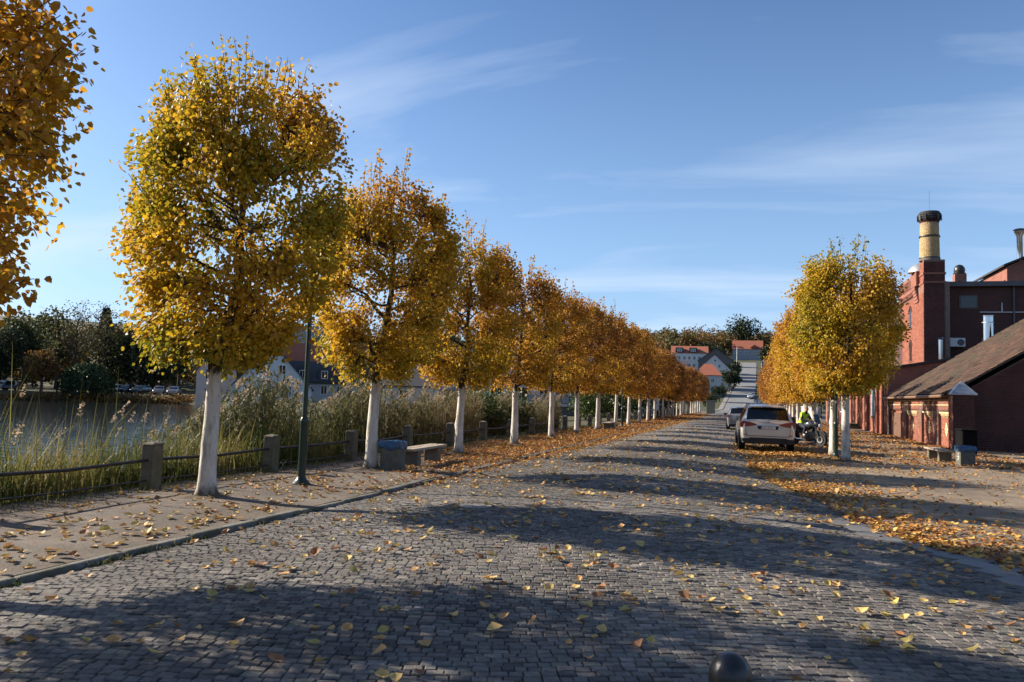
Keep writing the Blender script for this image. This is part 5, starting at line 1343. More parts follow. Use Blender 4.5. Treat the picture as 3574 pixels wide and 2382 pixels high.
def brick_field(parent, O, U, N, rects, skips, m, n_ind=0, course=.077, bl=.25, proud=.012, name='brick', stuff='brickwork'):
    O, U, N = (np.array(q, float) for q in (O, U, N)); Z = np.array([0,0,1.0])
    uu, vv, ll = [], [], []
    for u0, u1, v0, v1 in rects:
        nv = int((v1-v0)/course)
        for j in range(nv):
            e = np.arange(u0 - (bl/2 if j % 2 else 0), u1, bl); a = np.maximum(e, u0); b = np.minimum(e+bl, u1); k = (b-a) > .05
            a, b = a[k], b[k]; v = v0 + (j+.5)*course
            ok = np.ones(len(a), bool)
            for s0, s1, t0, t1 in skips: ok &= ~(((a+b)/2 > s0) & ((a+b)/2 < s1) & (v > t0) & (v < t1))
            uu.append(((a+b)/2)[ok]); ll.append((b-a)[ok]); vv.append(np.full(ok.sum(), v))
    uu, vv, ll = map(np.concatenate, (uu, vv, ll)); n = len(uu)
    col = np.clip(rng.normal(.5,.22,n),0,1); pr = proud + rng.normal(0,.002,n)
    h = course - .012
    c = O + U*uu[:,None] + Z*vv[:,None]
    def verts(i):
        W = (ll[i]-.012)/2
        base = c[i]; q = []
        for d in (-.03, 1):
            for a, b in ((-1,-1),(1,-1),(1,1),(-1,1)): q.append(base + U*(a*W)[:,None] + Z*(b*h/2) + N*(np.where(d < 0, d, pr[i]))[:,None])
        return np.stack(q, 1)
    idx = np.arange(n)
    if n_ind:
        u_, v_, d_ = cam_px(c); vis = (u_ > 0) & (u_ < 1) & (v_ > 0) & (v_ < 1); o_ = np.argsort(np.where(vis, d_, 1e5))[:n_ind]; o_ = o_[vis[o_]]
        cache = {}
        for i in o_:
            key = (round(float(ll[i]),2), int(col[i]*4))
            if key not in cache:
                w = (key[0]-.012)/2; q = [U*(a*w)+Z*(b*h/2)+N*d for d in (-.03, proud) for a,b in ((-1,-1),(1,-1),(1,1),(-1,1))]
                cache[key] = np_mesh('brick', np.array(q), BOXF, [m], np.full(5, (key[1]+.5)/5))
            o = bpy.data.objects.new(name, cache[key]); o.location = c[i] + N*(pr[i]-proud); link(o, parent)
        mk = np.ones(n, bool); mk[o_] = False; idx = idx[mk]
    if len(idx):
        V = verts(idx); F = (BOXF[None] + (np.arange(len(idx))*8)[:,None,None]).reshape(-1,4)
        tag(obj(stuff, np_mesh(stuff, V.reshape(-1,3), F, [m], np.repeat(col[idx],5)), parent), kind='stuff')

m_tile = mat('clay_tile', (0,0,0), (0.55,0.52,0.5), 3, .85, .3, 40, attr=[(0.0,(0.035,0.026,0.02)),(.4,(0.095,0.055,0.038)),(.75,(0.155,0.08,0.052)),(1.0,(0.06,0.052,0.042))], c3=(0.055,0.048,0.03), s3=.9)
m_zinc = mat('zinc_sheet', (0.42,0.43,0.44), (0.33,0.34,0.35), 3, .45, .1, 12, metal=.6)
m_wood = mat('brown_door_wood', (0.17,0.09,0.06), (0.11,0.06,0.04), 3, .7, .3, 20, stretch=(4,4,.6))
m_gutter = mat('copper_brown_gutter', (0.28,0.17,0.10), (0.18,0.11,0.07), 5, .5, .1, 20, metal=.3)
m_bglass = mat('window_glass', (0.012,0.016,0.02), None, rough=.08, spec=.6)
m_tar = mat('roofing_felt', (0.035,0.036,0.038), (0.055,0.055,0.057), 4, .9, .2, 20)
m_greyroof = mat('grey_metal_roof', (0.10,0.105,0.11), (0.075,0.08,0.085), 2, .6)
m_pale = mat('pale_ornament_brick', (0.60,0.47,0.26), (0.48,0.36,0.19), 8, .9)

# ------------------------------------------------------------------ brick annex with tiled roof
AX, A0, A1, AEV = 8.5, 38.1, 54.0, 2.34
ax = thing('brick_annex', 'low red brick annex with ornamental wall panels and moss-brown tiled roof', 'building', (0,0,0))
MB().box(AX+.15, 23.5, A0+.16, A1, -.3, AEV).build('wall', m_mortar, ax)
MB().prism([(AX+.15,AEV),(23.5,AEV),(16.3,AEV+4.95)], A0+.16, A1-.02, 'y').build('gable_wall', m_mortar, ax)
PANELS = [(38.55,40.75),(41.95,44.45),(45.75,48.65)]
PIL = [(38.1,38.55),(40.75,41.95),(44.45,45.75),(48.65,49.9)]
for a, b in PIL: MB().box(AX+.022, AX+.16, a+.003, b-.003, -.2, 1.66).build('pilaster_core', m_mortar, ax)
MB().box(AX+.020, AX+.16, A0+.01, A1-.01, 1.66, AEV-.005).build('frieze_core', m_mortar, ax)
W_, S_ = (-1,0,0), (0,1,0)
brick_field(ax, (AX+.15,0,0), S_, W_, [(a,b,0,1.62) for a,b in PANELS] + [(49.9, 54.0, 0, 1.66)], [(50.3,53.5,-1,1.50)], m_brick, 190, name='brick', stuff='panel_brickwork')
brick_field(ax, (AX+.022,0,0), S_, W_, [(a,b,0,1.62) for a,b in PIL] + [(A0,A1,1.665,2.32)], [], m_brick_old, 110, name='brick', stuff='pilaster_brickwork')
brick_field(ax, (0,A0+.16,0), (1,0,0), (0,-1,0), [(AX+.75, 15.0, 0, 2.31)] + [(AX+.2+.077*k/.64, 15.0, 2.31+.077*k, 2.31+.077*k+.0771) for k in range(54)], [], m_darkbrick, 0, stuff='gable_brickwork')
for a, b in PANELS:                                             # pale dentils under the frieze and a diamond in each panel
    MB().box(AX+.03, AX+.15, a+.06, b-.06, 1.555, 1.635).build('pale_course', m_pale, ax, .006)
    n = int((b-a-.2)/.26)
    for k in range(n):
        yc = a+.22+.26*k; MB().box(AX+.045, AX+.15, yc-.07, yc+.07, 1.455, 1.548).build('dentil', m_pale, ax, .006); MB().box(AX+.085, AX+.15, yc-.04, yc+.04, 1.36, 1.45).build('dentil', m_pale, ax, .006)
    yc = (a+b)/2
    for k, (dy, dz, s) in enumerate(((0,.24,.08),(-.10,.13,.08),(.10,.13,.08),(-.19,0,.08),(.19,0,.08),(-.10,-.13,.08),(.10,-.13,.08),(0,-.24,.08),(0,0,.06))):
        MB().box(AX+.112, AX+.15, yc+dy-s*1.15, yc+dy+s*1.15, .84+dz-s*.75, .84+dz+s*.75).build('ornament_brick', m_pale, ax, .005)
for z in (1.70, 1.93, 2.16): MB().box(AX-.018, AX+.03, A0+.4, A1-.02, z, z+.045).build('string_course', m_pale if z > 1.75 else m_brick_old, ax)
d = MB().box(AX+.05, AX+.13, 50.35, 53.45, -.05, 1.48).build('door', m_wood, ax)
for k in range(9): MB().box(AX+.035, AX+.05, 50.40+.335*k, 50.70+.335*k, .0, 1.46).build('door_board', m_wood, d, .006)
MB().cbox((AX+.02,51.86,.8),(.03,.05,.12)).build('door_handle', m_black, d)
# corner pier with pyramid cap
MB().box(AX-.10, AX+.72, A0-.62, A0+.16, -.2, 2.40).build('corner_pier', m_mortar, ax)
brick_field(ax, (AX-.10,0,0), S_, W_, [(A0-.62, A0+.15, 0, 2.39)], [], m_brick_old, 0, stuff='pier_brickwork')
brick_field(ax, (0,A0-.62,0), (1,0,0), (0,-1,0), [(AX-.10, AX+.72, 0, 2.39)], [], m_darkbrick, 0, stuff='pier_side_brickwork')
MB().add([(AX-.19,A0-.73,2.40),(AX+.83,A0-.73,2.40),(AX+.83,A0+.28,2.40),(AX-.19,A0+.28,2.40),(AX-.19,A0-.73,2.45),(AX+.83,A0-.73,2.45),(AX+.83,A0+.28,2.45),(AX-.19,A0+.28,2.45),(AX+.32,A0-.22,3.02)],
         [(0,3,2,1),(0,1,5,4),(1,2,6,5),(2,3,7,6),(3,0,4,7),(4,5,8),(5,6,8),(6,7,8),(7,4,8)]).build('pier_cap', m_zinc, ax)
# roof: boarding, tiles, gutter
SLP = math.atan(.64); ex, ez, rx_ = AX-.22, AEV+.04, 16.3
Ls = (rx_-ex)/math.cos(SLP)
MB().add([(ex,A0-.12,ez),(rx_,A0-.12,ez+(rx_-ex)*.64),(rx_,A1+.1,ez+(rx_-ex)*.64),(ex,A1+.1,ez),(ex,A0-.12,ez+.06),(rx_,A0-.12,ez+.06+(rx_-ex)*.64),(rx_,A1+.1,ez+.06+(rx_-ex)*.64),(ex,A1+.1,ez+.06)],
         [(0,1,2,3),(7,6,5,4),(0,4,5,1),(1,5,6,2),(2,6,7,3),(3,7,4,0)]).build('roof', m_tar, ax)
MB().add([(rx_,A0-.12,ez+(rx_-ex)*.64+.02),(23.8,A0-.12,ez-.05),(23.8,A1+.1,ez-.05),(rx_,A1+.1,ez+(rx_-ex)*.64+.02)], [(0,1,2,3)]).build('rear_roof', m_tar, ax)
tw, tl = .225, .30
ty = np.arange(A0-.10, A1+.02, tw); ts = np.arange(0, Ls-.1, tl); TY, TS = np.meshgrid(ty, ts); TY, TS = TY.ravel(), TS.ravel(); nT = len(TY)
prof = [(0,.0),(.28,.035),(.62,.018),(1.0,.0)]
def tile_v(y0, s0, lift, jit):
    out = []
    for ds, dz in ((-.02,.035),(tl+.02,.012)):
        for f, hz in prof:
            s = s0+ds; n_ = dz+hz+.065+lift
            out.append(np.stack([ex+s*math.cos(SLP)-n_*math.sin(SLP), y0+f*tw*1.02+jit, ez+s*math.sin(SLP)+n_*math.cos(SLP)], -1))
    for f, hz in prof:
        s = s0-.02; n_ = hz+.065+lift+.012
        out.append(np.stack([ex+s*math.cos(SLP)-n_*math.sin(SLP), y0+f*tw*1.02+jit, ez+s*math.sin(SLP)+n_*math.cos(SLP)], -1))
    return np.stack(out, -2)
TF = np.array([(0,1,5,4),(1,2,6,5),(2,3,7,6),(8,9,1,0),(9,10,2,1),(10,11,3,2)])
tc_ = np.clip(rng.normal(.5,.30,nT),0,1); tV = tile_v(TY, TS, np.abs(rng.normal(0,.012,nT)), rng.normal(0,.006,nT))
cen_ = tV.mean(1); u_, v_, d_ = cam_px(cen_); vis = (u_ > 0) & (u_ < 1) & (v_ > 0) & (v_ < 1) & (TS > .2); o_ = np.argsort(np.where(vis, d_, 1e5))[:280]
tcache = {}
for i in o_:
    k = int(tc_[i]*5)
    if k not in tcache: tcache[k] = np_mesh('roof_tile', tile_v(np.array([0.]), np.array([0.]), np.array([0.]), np.array([0.]))[0], TF, [m_tile], np.full(6,(k+.5)/6))
    o = bpy.data.objects.new('roof_tile', tcache[k]); o.location = (TS[i]*math.cos(SLP), TY[i]+rng.normal(0,.006), TS[i]*math.sin(SLP)+rng.normal(0,.004)); link(o, ax)
mk = np.ones(nT,bool); mk[o_] = False
tag(obj('roof_tiling', np_mesh('roof_tiling', tV[mk].reshape(-1,3), (TF[None]+(np.arange(mk.sum())*12)[:,None,None]).reshape(-1,4), [m_tile], np.repeat(tc_[mk],6)), ax), kind='stuff')
MB().tube([(AX-.29, A0+.3, AEV+.0), (AX-.29, A1+.15, AEV+.02)], .075, 10).build('gutter', m_gutter, ax, smooth=True)
MB().box(AX-.20, AX+.14, A0+.17, A1+.05, AEV-.012, AEV+.03).build('eaves_board', m_gutter, ax)
MB().tube([(AX-.29,A1-.05,AEV-.05),(AX-.12,A1-.05,AEV-.30),(AX-.06,A1-.05,AEV-.5),(AX-.06,A1-.05,.0)], .045, 10).build('downpipe', m_zinc, ax, smooth=True)
MB().tube([(ex-.05,A1+.12,ez+.07),(rx_,A1+.12,ez+.09+(rx_-ex)*.64)], .035, 6).build('verge_flashing', m_zinc, ax)

# ------------------------------------------------------------------ old brewery: low wing, tower with chimney, main block
br = thing('brick_factory', 'old red brick factory with corbelled tower, round yellow chimney and flat roofs', 'building', (0,0,0))
m_brickfar = bpy.data.materials.new('far_brickwork'); m_brickfar.use_nodes = True
_N, _L = m_brickfar.node_tree.nodes, m_brickfar.node_tree.links; _b = _N['Principled BSDF']; _b.inputs['Roughness'].default_value = .9
_tc = _N.new('ShaderNodeTexCoord'); _sx = _N.new('ShaderNodeSeparateXYZ'); _cx = _N.new('ShaderNodeCombineXYZ'); _ad = _N.new('ShaderNodeMath'); _ad.operation = 'ADD'
_L.new(_tc.outputs['Object'], _sx.inputs[0]); _L.new(_sx.outputs[0], _ad.inputs[0]); _L.new(_sx.outputs[1], _ad.inputs[1]); _L.new(_ad.outputs[0], _cx.inputs[0]); _L.new(_sx.outputs[2], _cx.inputs[1])
_br = _N.new('ShaderNodeTexBrick'); _L.new(_cx.outputs[0], _br.inputs['Vector'])
for k, v in (('Scale',1.0),('Mortar Size',.008),('Brick Width',.25),('Row Height',.077)): _br.inputs[k].default_value = v
_br.inputs['Color1'].default_value = (.30,.098,.062,1); _br.inputs['Color2'].default_value = (.22,.072,.048,1); _br.inputs['Mortar'].default_value = (.25,.17,.135,1)
_nz = _N.new('ShaderNodeTexNoise'); _nz.inputs['Scale'].default_value = .8; _nz.inputs['Detail'].default_value = 5; _L.new(_tc.outputs['Object'], _nz.inputs['Vector'])
_mx = _N.new('ShaderNodeMixRGB'); _mx.blend_type = 'MULTIPLY'; _mx.inputs[0].default_value = .5; _L.new(_br.outputs['Color'], _mx.inputs[1]); _L.new(_nz.outputs['Color'], _mx.inputs[2]); 
_mr = _N.new('ShaderNodeMapRange'); _mr.inputs[1].default_value = .3; _mr.inputs[2].default_value = .6; _mr.inputs[3].default_value = .55; _L.new(_nz.outputs[0], _mr.inputs[0]); _L.new(_mr.outputs[0], _mx.inputs[2])
_L.new(_mx.outputs[0], _b.inputs['Base Color'])
_bp = _N.new('ShaderNodeBump'); _bp.invert = True; _bp.inputs['Strength'].default_value = .5; _bp.inputs['Distance'].default_value = .01; _L.new(_br.outputs['Fac'], _bp.inputs['Height']); _L.new(_bp.outputs[0], _b.inputs['Normal'])
m_brickshade = m_brickfar.copy(); m_brickshade.name = 'shaded_far_brickwork'  # darker copy of the far brickwork: south wall's shade put into the colour
for n_ in m_brickshade.node_tree.nodes:
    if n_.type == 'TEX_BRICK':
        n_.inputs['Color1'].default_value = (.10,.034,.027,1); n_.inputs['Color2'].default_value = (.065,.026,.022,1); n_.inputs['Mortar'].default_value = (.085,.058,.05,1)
WX = 8.45
MB().add([(WX,54.15,-.3),(15,54.15,-.3),(15,96,-.3),(WX,96,-.3),(WX,54.15,4.2),(15,54.15,5.4),(15,96,5.4),(WX,96,4.2)], [(0,1,5,4),(1,2,6,5),(2,3,7,6),(3,0,4,7)]).build('low_wing_wall', m_brickfar, br)
MB().add([(WX-.15,54.0,4.20),(15,54.0,5.42),(15,96.1,5.42),(WX-.15,96.1,4.20),(WX-.15,54.0,4.34),(15,54.0,5.56),(15,96.1,5.56),(WX-.15,96.1,4.34)], [(0,1,5,4),(4,5,6,7),(2,3,7,6),(3,0,4,7),(0,3,2,1)]).build('low_wing_roof', m_tar, br)
brick_field(br, (WX,0,0), S_, W_, [(56, 72, 0, 4.1)], [(59.4,61.3,-1,3.05),(57.9,59.3,.6,3.3),(71,71.8,0,2)], m_brick, 0, stuff='low_wing_brickwork')
for y in (55.2, 57.8, 62.4): MB().box(WX-.20, WX+.05, y-.28, y+.28, -.2, 3.3).build('buttress', m_brickfar, br, .01)
dd = MB().box(WX-.03, WX+.05, 59.5, 61.2, 1.15, 3.0).build('blue_shutter', mat('faded_blue_paint',(0.22,0.30,0.36),(0.16,0.22,0.27),4,.7), br)
MB().box(WX-.06, WX+.02, 59.35, 61.35, 1.02, 1.13).build('stone_sill', m_post, br)
for y in (54.6, 67.3): MB().tube([(WX-.09,y,4.2),(WX-.09,y,.05)], .05, 8).build('downpipe', m_gutter, br, smooth=True)
MB().box(WX-1.1, WX, 66.8, 70.8, -.2, .22).build('step', m_post, br, .02)
MB().box(WX-.7, WX, 67.4, 70.2, .22, .40).build('step', m_post, br, .02)
for k, y in enumerate((76, 80, 84, 88, 92)):
    w = MB().box(WX-.03, WX+.03, y, y+1.5, 1.2, 3.0).build('window', m_white, br); MB().box(WX-.05, WX-.032, y+.1, y+1.4, 1.3, 2.9).build('pane', m_bglass, w)
# main block
TX, TY0, TY1, TH = 11.2, 57.7, 65.3, 10.4
MB().box(TX+.05, 34, TY0+1.3, 96, 4.0, 10.2).build('main_wall', m_brickshade, br)
MB().box(TX+1.3, 34.3, TY0+.92, 96.3, 10.2, 10.52).build('roof_edge', m_greyroof, br)
MB().box(TX+.02, TX+1.6, TY0+.02, TY1, 3.9, TH).build('tower_wall', m_mortar, br)
WINS = [(61.75,62.75,7.64,9.10),(61.7,62.65,5.24,6.62)]
brick_field(br, (TX+.02,0,0), S_, W_, [(TY0, TY1, 4.3, 9.75)], [(a,b,c_,d_+.0) for a,b,c_,d_ in WINS], m_brick, 300, stuff='tower_brickwork')
for a, b, c_, d_ in WINS:
    pts = [(a,c_),(b,c_),(b,d_-.4)] + [((a+b)/2+(b-a)/2*math.cos(t), d_-.4+.40*math.sin(t)) for t in [R(15*k) for k in range(1,12)]] + [(a,d_-.4)]
    w = MB().prism([(y,z) for y,z in pts], TX+.012, TX+.10, 'x').build('window', m_bglass, br)
    MB().box(TX-.03, TX+.012, a-.12, b+.12, c_-.12, c_-.01).build('sill', m_brick_old, w)
    for k in range(9):
        t = R(10+20*k); MB().cbox((TX-.005, (a+b)/2+((b-a)/2+.10)*math.cos(t), d_-.4+.50*math.sin(t)), (.05,.17,.09), 0, t).build('arch_brick', m_brick_old, w)
    MB().box(TX-.004, TX+.012, (a+b)/2-.03, (a+b)/2+.03, c_, d_-.05).build('mullion', m_wood, w)
# parapet on corbels
MB().box(TX-.20, TX+.35, 60.4, TY1+.3, 10.05, 10.30).build('parapet_floor', m_brickfar, br)
MB().box(TX-.20, TX+.15, 60.4, TY1+.3, 11.0, 11.22).build('parapet_top', m_brickfar, br)
for k in range(12):
    y = 60.55+.46*k; MB().box(TX-.18, TX+.10, y-.10, y+.10, 10.302, 10.998).build('baluster', m_brickfar, br)
MB().box(TX+.0, TX+.12, 60.42, TY1+.28, 10.302, 10.998).build('parapet_back', m_darkbrick if False else m_brickfar, br)
for k in range(16):
    y = 60.6+.34*k; MB().box(TX-.17, TX+.03, y-.08, y+.08, 9.78, 10.045).build('corbel', m_brickfar, br)
for k in range(5): MB().box(TX-.06-.04*k, TX+.1, 59.2+.06*k, 60.4+.0*k, 9.2+.22*k, 9.41+.22*k).build('corbel_step', m_brickfar, br)
MB().box(TX-.22, TX+.9, 59.0, 60.9, 10.31, 11.35).build('turret_block', m_brickfar, br, .03)
MB().lathe([(.88,11.36),(.86,11.46),(.70,11.74),(.40,11.98),(.02,12.08)], (TX+.3,59.9,0), 18).build('turret_cap', m_zinc, br, smooth=True)
# chimney
MB().box(TX+.03, TX+1.32, TY0, TY0+1.32, 4.0, 11.9).build('chimney_base', m_mortar, br)
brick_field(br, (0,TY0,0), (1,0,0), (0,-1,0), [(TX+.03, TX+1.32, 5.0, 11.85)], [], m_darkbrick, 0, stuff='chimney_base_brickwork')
brick_field(br, (TX+.03,0,0), S_, W_, [(TY0, TY0+1.32, 9.75, 11.85)], [], m_brick, 0, stuff='chimney_west_brickwork')
for z in (10.3, 10.9): MB().box(TX-.03, TX+1.38, TY0-.06, TY0+1.38, z, z+.12).build('chimney_string_course', m_brickfar, br)
CC = (TX+.52, TY0+.66, 0)
MB().lathe([(.66,11.9),(.66,12.05),(.62,12.07),(.575,14.6)], CC, 32).build('chimney_core', m_mortar, br, smooth=True)
V, F, CLS = [], [], []; off = 0
for j in range(33):                                             # courses of yellow radial bricks
    z = 12.09+.077*j; r0 = .622-.018*j/10; n = 18
    for k in range(n):
        t0 = 2*math.pi*(k+(.5 if j % 2 else 0))/n; t1 = t0+2*math.pi/n-.022
        q = [(rr*math.cos(t), rr*math.sin(t), zz) for zz in (z, z+.066) for rr, t in ((r0-.03,t0),(r0+.010,t0),(r0+.010,(t0+t1)/2),(r0+.010,t1),(r0-.03,t1))]
        V += q; F += [(off+1,off+2,off+7,off+6),(off+2,off+3,off+8,off+7),(off+6,off+7,off+8,off+8),(off+0,off+1,off+6,off+5),(off+3,off+4,off+9,off+8)]; c0 = random.random(); CLS += [c0]*5; off += 10
F = [f if len(set(f)) == 4 else (f[0],f[1],f[2],f[2]-3+0) for f in F]
F = [f for f in F if len(set(f)) == 4]; 
me = np_mesh('chimney_brickwork', np.array(V)+np.array(CC), np.array(F), [m_yellow], rng.random(len(F)))
tag(obj('chimney_brickwork', me, br), kind='stuff')
for z in (12.04, 13.55): MB().lathe([(.655,z),(.66,z+.02),(.66,z+.08),(.655,z+.10)], CC, 32).build('iron_hoop', m_black, br)
for k, (z, r) in enumerate(((14.55,.60),(14.67,.66),(14.80,.71),(14.94,.74),(15.08,.72),(15.2,.64))): MB().lathe([(r-.02,z),(r,z+.02),(r,z+.10),(r-.02,z+.118)], CC, 24).build('chimney_cap_ring', m_tar if k > 1 else m_darkbrick, br)
for k in range(12): t = k*math.pi/6; MB().cbox((CC[0]+.735*math.cos(t), CC[1]+.735*math.sin(t), 14.9), (.08,.10,.34), t).build('cap_bracket', m_black, br)
MB().tube([(CC[0],CC[1],15.2),(CC[0],CC[1],16.8)], .022, 6).build('lightning_rod', m_chrome, br)
# plant on the walls and roofs
MB().lathe([(.145,4.9),(.145,6.35)], (12.0,56.6,0), 16).build('steel_flue', m_chrome, br, smooth=True)
MB().lathe([(.30,6.42),(.24,6.48),(.02,6.58)], (12.0,56.6,0), 16).build('flue_cowl', m_chrome, br, smooth=True)
MB().lathe([(.34,5.4),(.34,7.86),(.36,7.88),(.36,7.92)], (14.7,56.4,0), 20).build('large_steel_flue', m_chrome, br, smooth=True)
MB().lathe([(.352,7.45),(.352,7.50)], (14.7,56.4,0), 20, caps=False).build('flue_band', m_zinc, br)
ac = MB().cbox((13.45,TY0+1.10,6.35),(.95,.36,.60)).build('air_conditioner', m_white, br, .03)
MB().lathe([(.22,0),(.22,.02),(.03,.03)], (13.65,TY0+.90,6.35), 16, 'y').build('fan_grille', m_greyroof, ac)
MB().tube([(14.9,TY0+1.25,8.45),(30,TY0+1.25,8.45)], .03, 6).build('white_conduit', m_white, br)
MB().tube([(16.2,TY0+1.25,8.45),(16.2,TY0+1.25,9.1)], .03, 6).build('white_conduit', m_white, br)
MB().box(14.95,15.75,65.8,66.6,10.5,12.2).build('vent_stack', m_brickfar, br)
MB().lathe([(.42,12.2),(.44,12.3),(.36,12.34),(.40,12.5),(.36,12.72),(.22,12.9),(.02,12.98)], (15.35,66.2,0), 18).build('vent_dome', m_black, br, smooth=True)
MB().prism([(18.5,10.5),(30,10.5),(30,12.9),(24,15.2),(18.5,12.75)], 66, 74, 'y').build('penthouse', m_brickfar, br)
MB().add([(18.2,65.7,12.72),(24,65.7,15.25),(24,74.3,15.25),(18.2,74.3,12.72),(18.2,65.7,12.86),(24,65.7,15.39),(24,74.3,15.39),(18.2,74.3,12.86)], [(0,1,5,4),(4,5,6,7),(0,3,2,1),(3,0,4,7),(2,3,7,6)]).build('penthouse_roof', m_tar, br)
MB().lathe([(.20,13.2),(.20,15.2),(.36,15.55),(.38,15.6)], (19.65,67,0), 16).build('roof_flue', m_chrome, br, smooth=True)
MB().lathe([(.45,15.72),(.30,15.8),(.02,15.86)], (19.65,67,0), 16).build('roof_flue_cowl', m_black, br, smooth=True)
for k in range(5): MB().cbox((13.6+1.35*k, TY0+.93, 10.54),(.06,.05,.10)).build('roof_bracket', m_tar, br)

# ------------------------------------------------------------------ houses
def plaster(nm, c): return mat(nm, c, tuple(v*.86 for v in c), 1.2, .92, .15, 12)
p_white = plaster('white_plaster', (.62,.64,.64)); p_cream = plaster('cream_plaster', (.58,.50,.44)); p_pink = plaster('pinkish_plaster', (.55,.46,.43)); p_grey = plaster('grey_plaster', (.30,.31,.33)); p_dgrey = plaster('dark_grey_plaster', (.13,.125,.12)); p_lgrey = plaster('pale_grey_plaster', (.45,.46,.47))
r_red = mat('red_roof_tiles', (.34,.115,.065), (.25,.08,.05), 2.0, .85, .5, 9, stretch=(1,1,6)); r_dark = mat('dark_slate_roof', (.045,.045,.05), (.07,.068,.07), 3, .8, .4, 9, stretch=(1,1,6)); r_brown = mat('brown_roof_tiles', (.17,.11,.08), (.12,.08,.06), 3, .85, .4, 9, stretch=(1,1,6))
def win(parent, x, z, w, h, y=-.02, cross=True):
    """window on a wall that faces -y"""
    f = MB()
    b = max(.06, .09*w)
    f.box(x-w/2,x-w/2+b,y-.05,y+.03,z,z+h).box(x+w/2-b,x+w/2,y-.05,y+.03,z,z+h).box(x-w/2+b,x+w/2-b,y-.05,y+.03,z,z+b).box(x-w/2+b,x+w/2-b,y-.05,y+.03,z+h-b,z+h)
    if cross: f.box(x-b*.35,x+b*.35,y-.045,y+.03,z+b,z+h-b)
    o = f.build('window', m_white, parent)
    MB().box(x-w/2+.02,x+w/2-.02,y-.02,y+.02,z+.02,z+h-.02).build('pane', m_bglass, o)
def house(name, label, loc, rz, w, d, eave, ridge, wall, roof, wins=(), gable='front', over=.3, chim=None, door=None, hip=0.0):
    t = thing(name, label, 'house', loc, rz)
    MB().box(-w/2,w/2,0,d,-1.5,eave).build('wall', wall, t)
    if gable == 'front':
        MB().prism([(-w/2,eave),(w/2,eave),(0,ridge)], .0, d-.005, 'y').build('gable_wall', wall, t)
        s = (ridge-eave)/(w/2); o = over; m_ = MB()
        for sg in (-1,1):
            m_.add([(0,-o,ridge+.04),(sg*(w/2+o),-o,eave-o*s+.04),(sg*(w/2+o),d+o,eave-o*s+.04),(0,d+o,ridge+.04),(0,-o,ridge+.2),(sg*(w/2+o),-o,eave-o*s+.18),(sg*(w/2+o),d+o,eave-o*s+.18),(0,d+o,ridge+.2)],
                   [(0,1,2,3),(7,6,5,4),(0,4,5,1),(1,5,6,2),(2,6,7,3)])
        rf = m_.build('roof', roof, t)
    else:
        o = over; s = (ridge-eave)/(d/2); m_ = MB(); hx = hip
        for sg, y0 in ((-1,-o),(1,d+o)):
            m_.add([(-w/2-o+hx,d/2,ridge+.04),(w/2+o-hx,d/2,ridge+.04),(w/2+o,y0,eave-o*s+.04),(-w/2-o,y0,eave-o*s+.04),(-w/2-o+hx,d/2,ridge+.2),(w/2+o-hx,d/2,ridge+.2),(w/2+o,y0,eave-o*s+.18),(-w/2-o,y0,eave-o*s+.18)],
                   [(0,1,2,3),(7,6,5,4),(0,4,5,1),(1,5,6,2),(2,6,7,3),(3,7,4,0)])
        if hip:
            for sg in (-1,1): m_.add([(sg*(w/2+o-hx),d/2,ridge+.19),(sg*(w/2+o),-o,eave-o*s+.17),(sg*(w/2+o),d+o,eave-o*s+.17)], [(0,1,2)])
        else: MB().prism([(0,eave),(d,eave),(d/2,ridge)], -w/2, w/2, 'x').build('gable_wall', wall, t)
        rf = m_.build('roof', roof, t)
    for a in wins: win(t, *a)
    if door:
        dd_ = MB().box(door[0]-door[2]/2,door[0]+door[2]/2,-.04,.02,-.4,door[1]).build('door', m_wood, t); MB().cbox((door[0]+door[2]*.3,-.06,door[1]*.45),(.05,.03,.15)).build('handle', m_black, dd_)
    if chim: MB().box(chim[0]-.35,chim[0]+.35,chim[1]-.35,chim[1]+.35,chim[2],chim[3]).build('chimney', m_brickfar, rf)
    return t
def face(az): return R(az)
def hz_at(az, r): x, y = at_az(az, r); return (x, y, float(terr(x, y)))
h1 = house('lakeside_house', 'pale blue-white gabled house across the lake seen under the nearest crown', hz_at(34.5,106), face(34.5), 10.2, 12, 1.7, 7.3, p_white, r_dark, [(-1.6,3.5,1.0,1.3),(1.2,3.5,1.0,1.3),(-.6,.3,1.3,1.5),(1.6,.3,1.3,1.5),(-3.2,.3,.9,1.2),(3.2,.5,.6,.8)], door=(.4,1.9,.9))
h2 = house('lakeside_inn', 'long inn with dark half-hipped front roof, red tiled roof and dormer windows', hz_at(31.3,112), face(30), 16, 10, 3.0, 8.2, p_lgrey, r_red, [(-5.8,1.0,.9,1.3),(-3.6,1.0,.9,1.3),(-1.4,1.0,.9,1.3),(.8,1.0,.9,1.3),(3.0,1.0,.9,1.3)], gable='side', chim=(3,5,7.5,9.3))
MB().add([(-8.6,-.42,2.55),(8.6,-.42,2.55),(8.6,2.35,5.5),(-8.6,2.35,5.5),(-8.6,-.5,2.8),(8.6,-.5,2.8),(8.6,2.28,5.7),(-8.6,2.28,5.7)], [(0,1,2,3),(7,6,5,4),(0,4,5,1),(3,2,6,7),(0,3,7,4),(1,5,6,2)]).build('lower_dark_roof', r_dark, h2)
for k in range(4):
    x = -5.2+3.0*k; dm = MB().prism([(x-.8,3.0),(x+.8,3.0),(x+.8,4.5),(x,5.1),(x-.8,4.5)], -.35, 2.0, 'y').build('dormer', r_dark, h2); win(h2, x, 3.2, .9, 1.15, -.37)
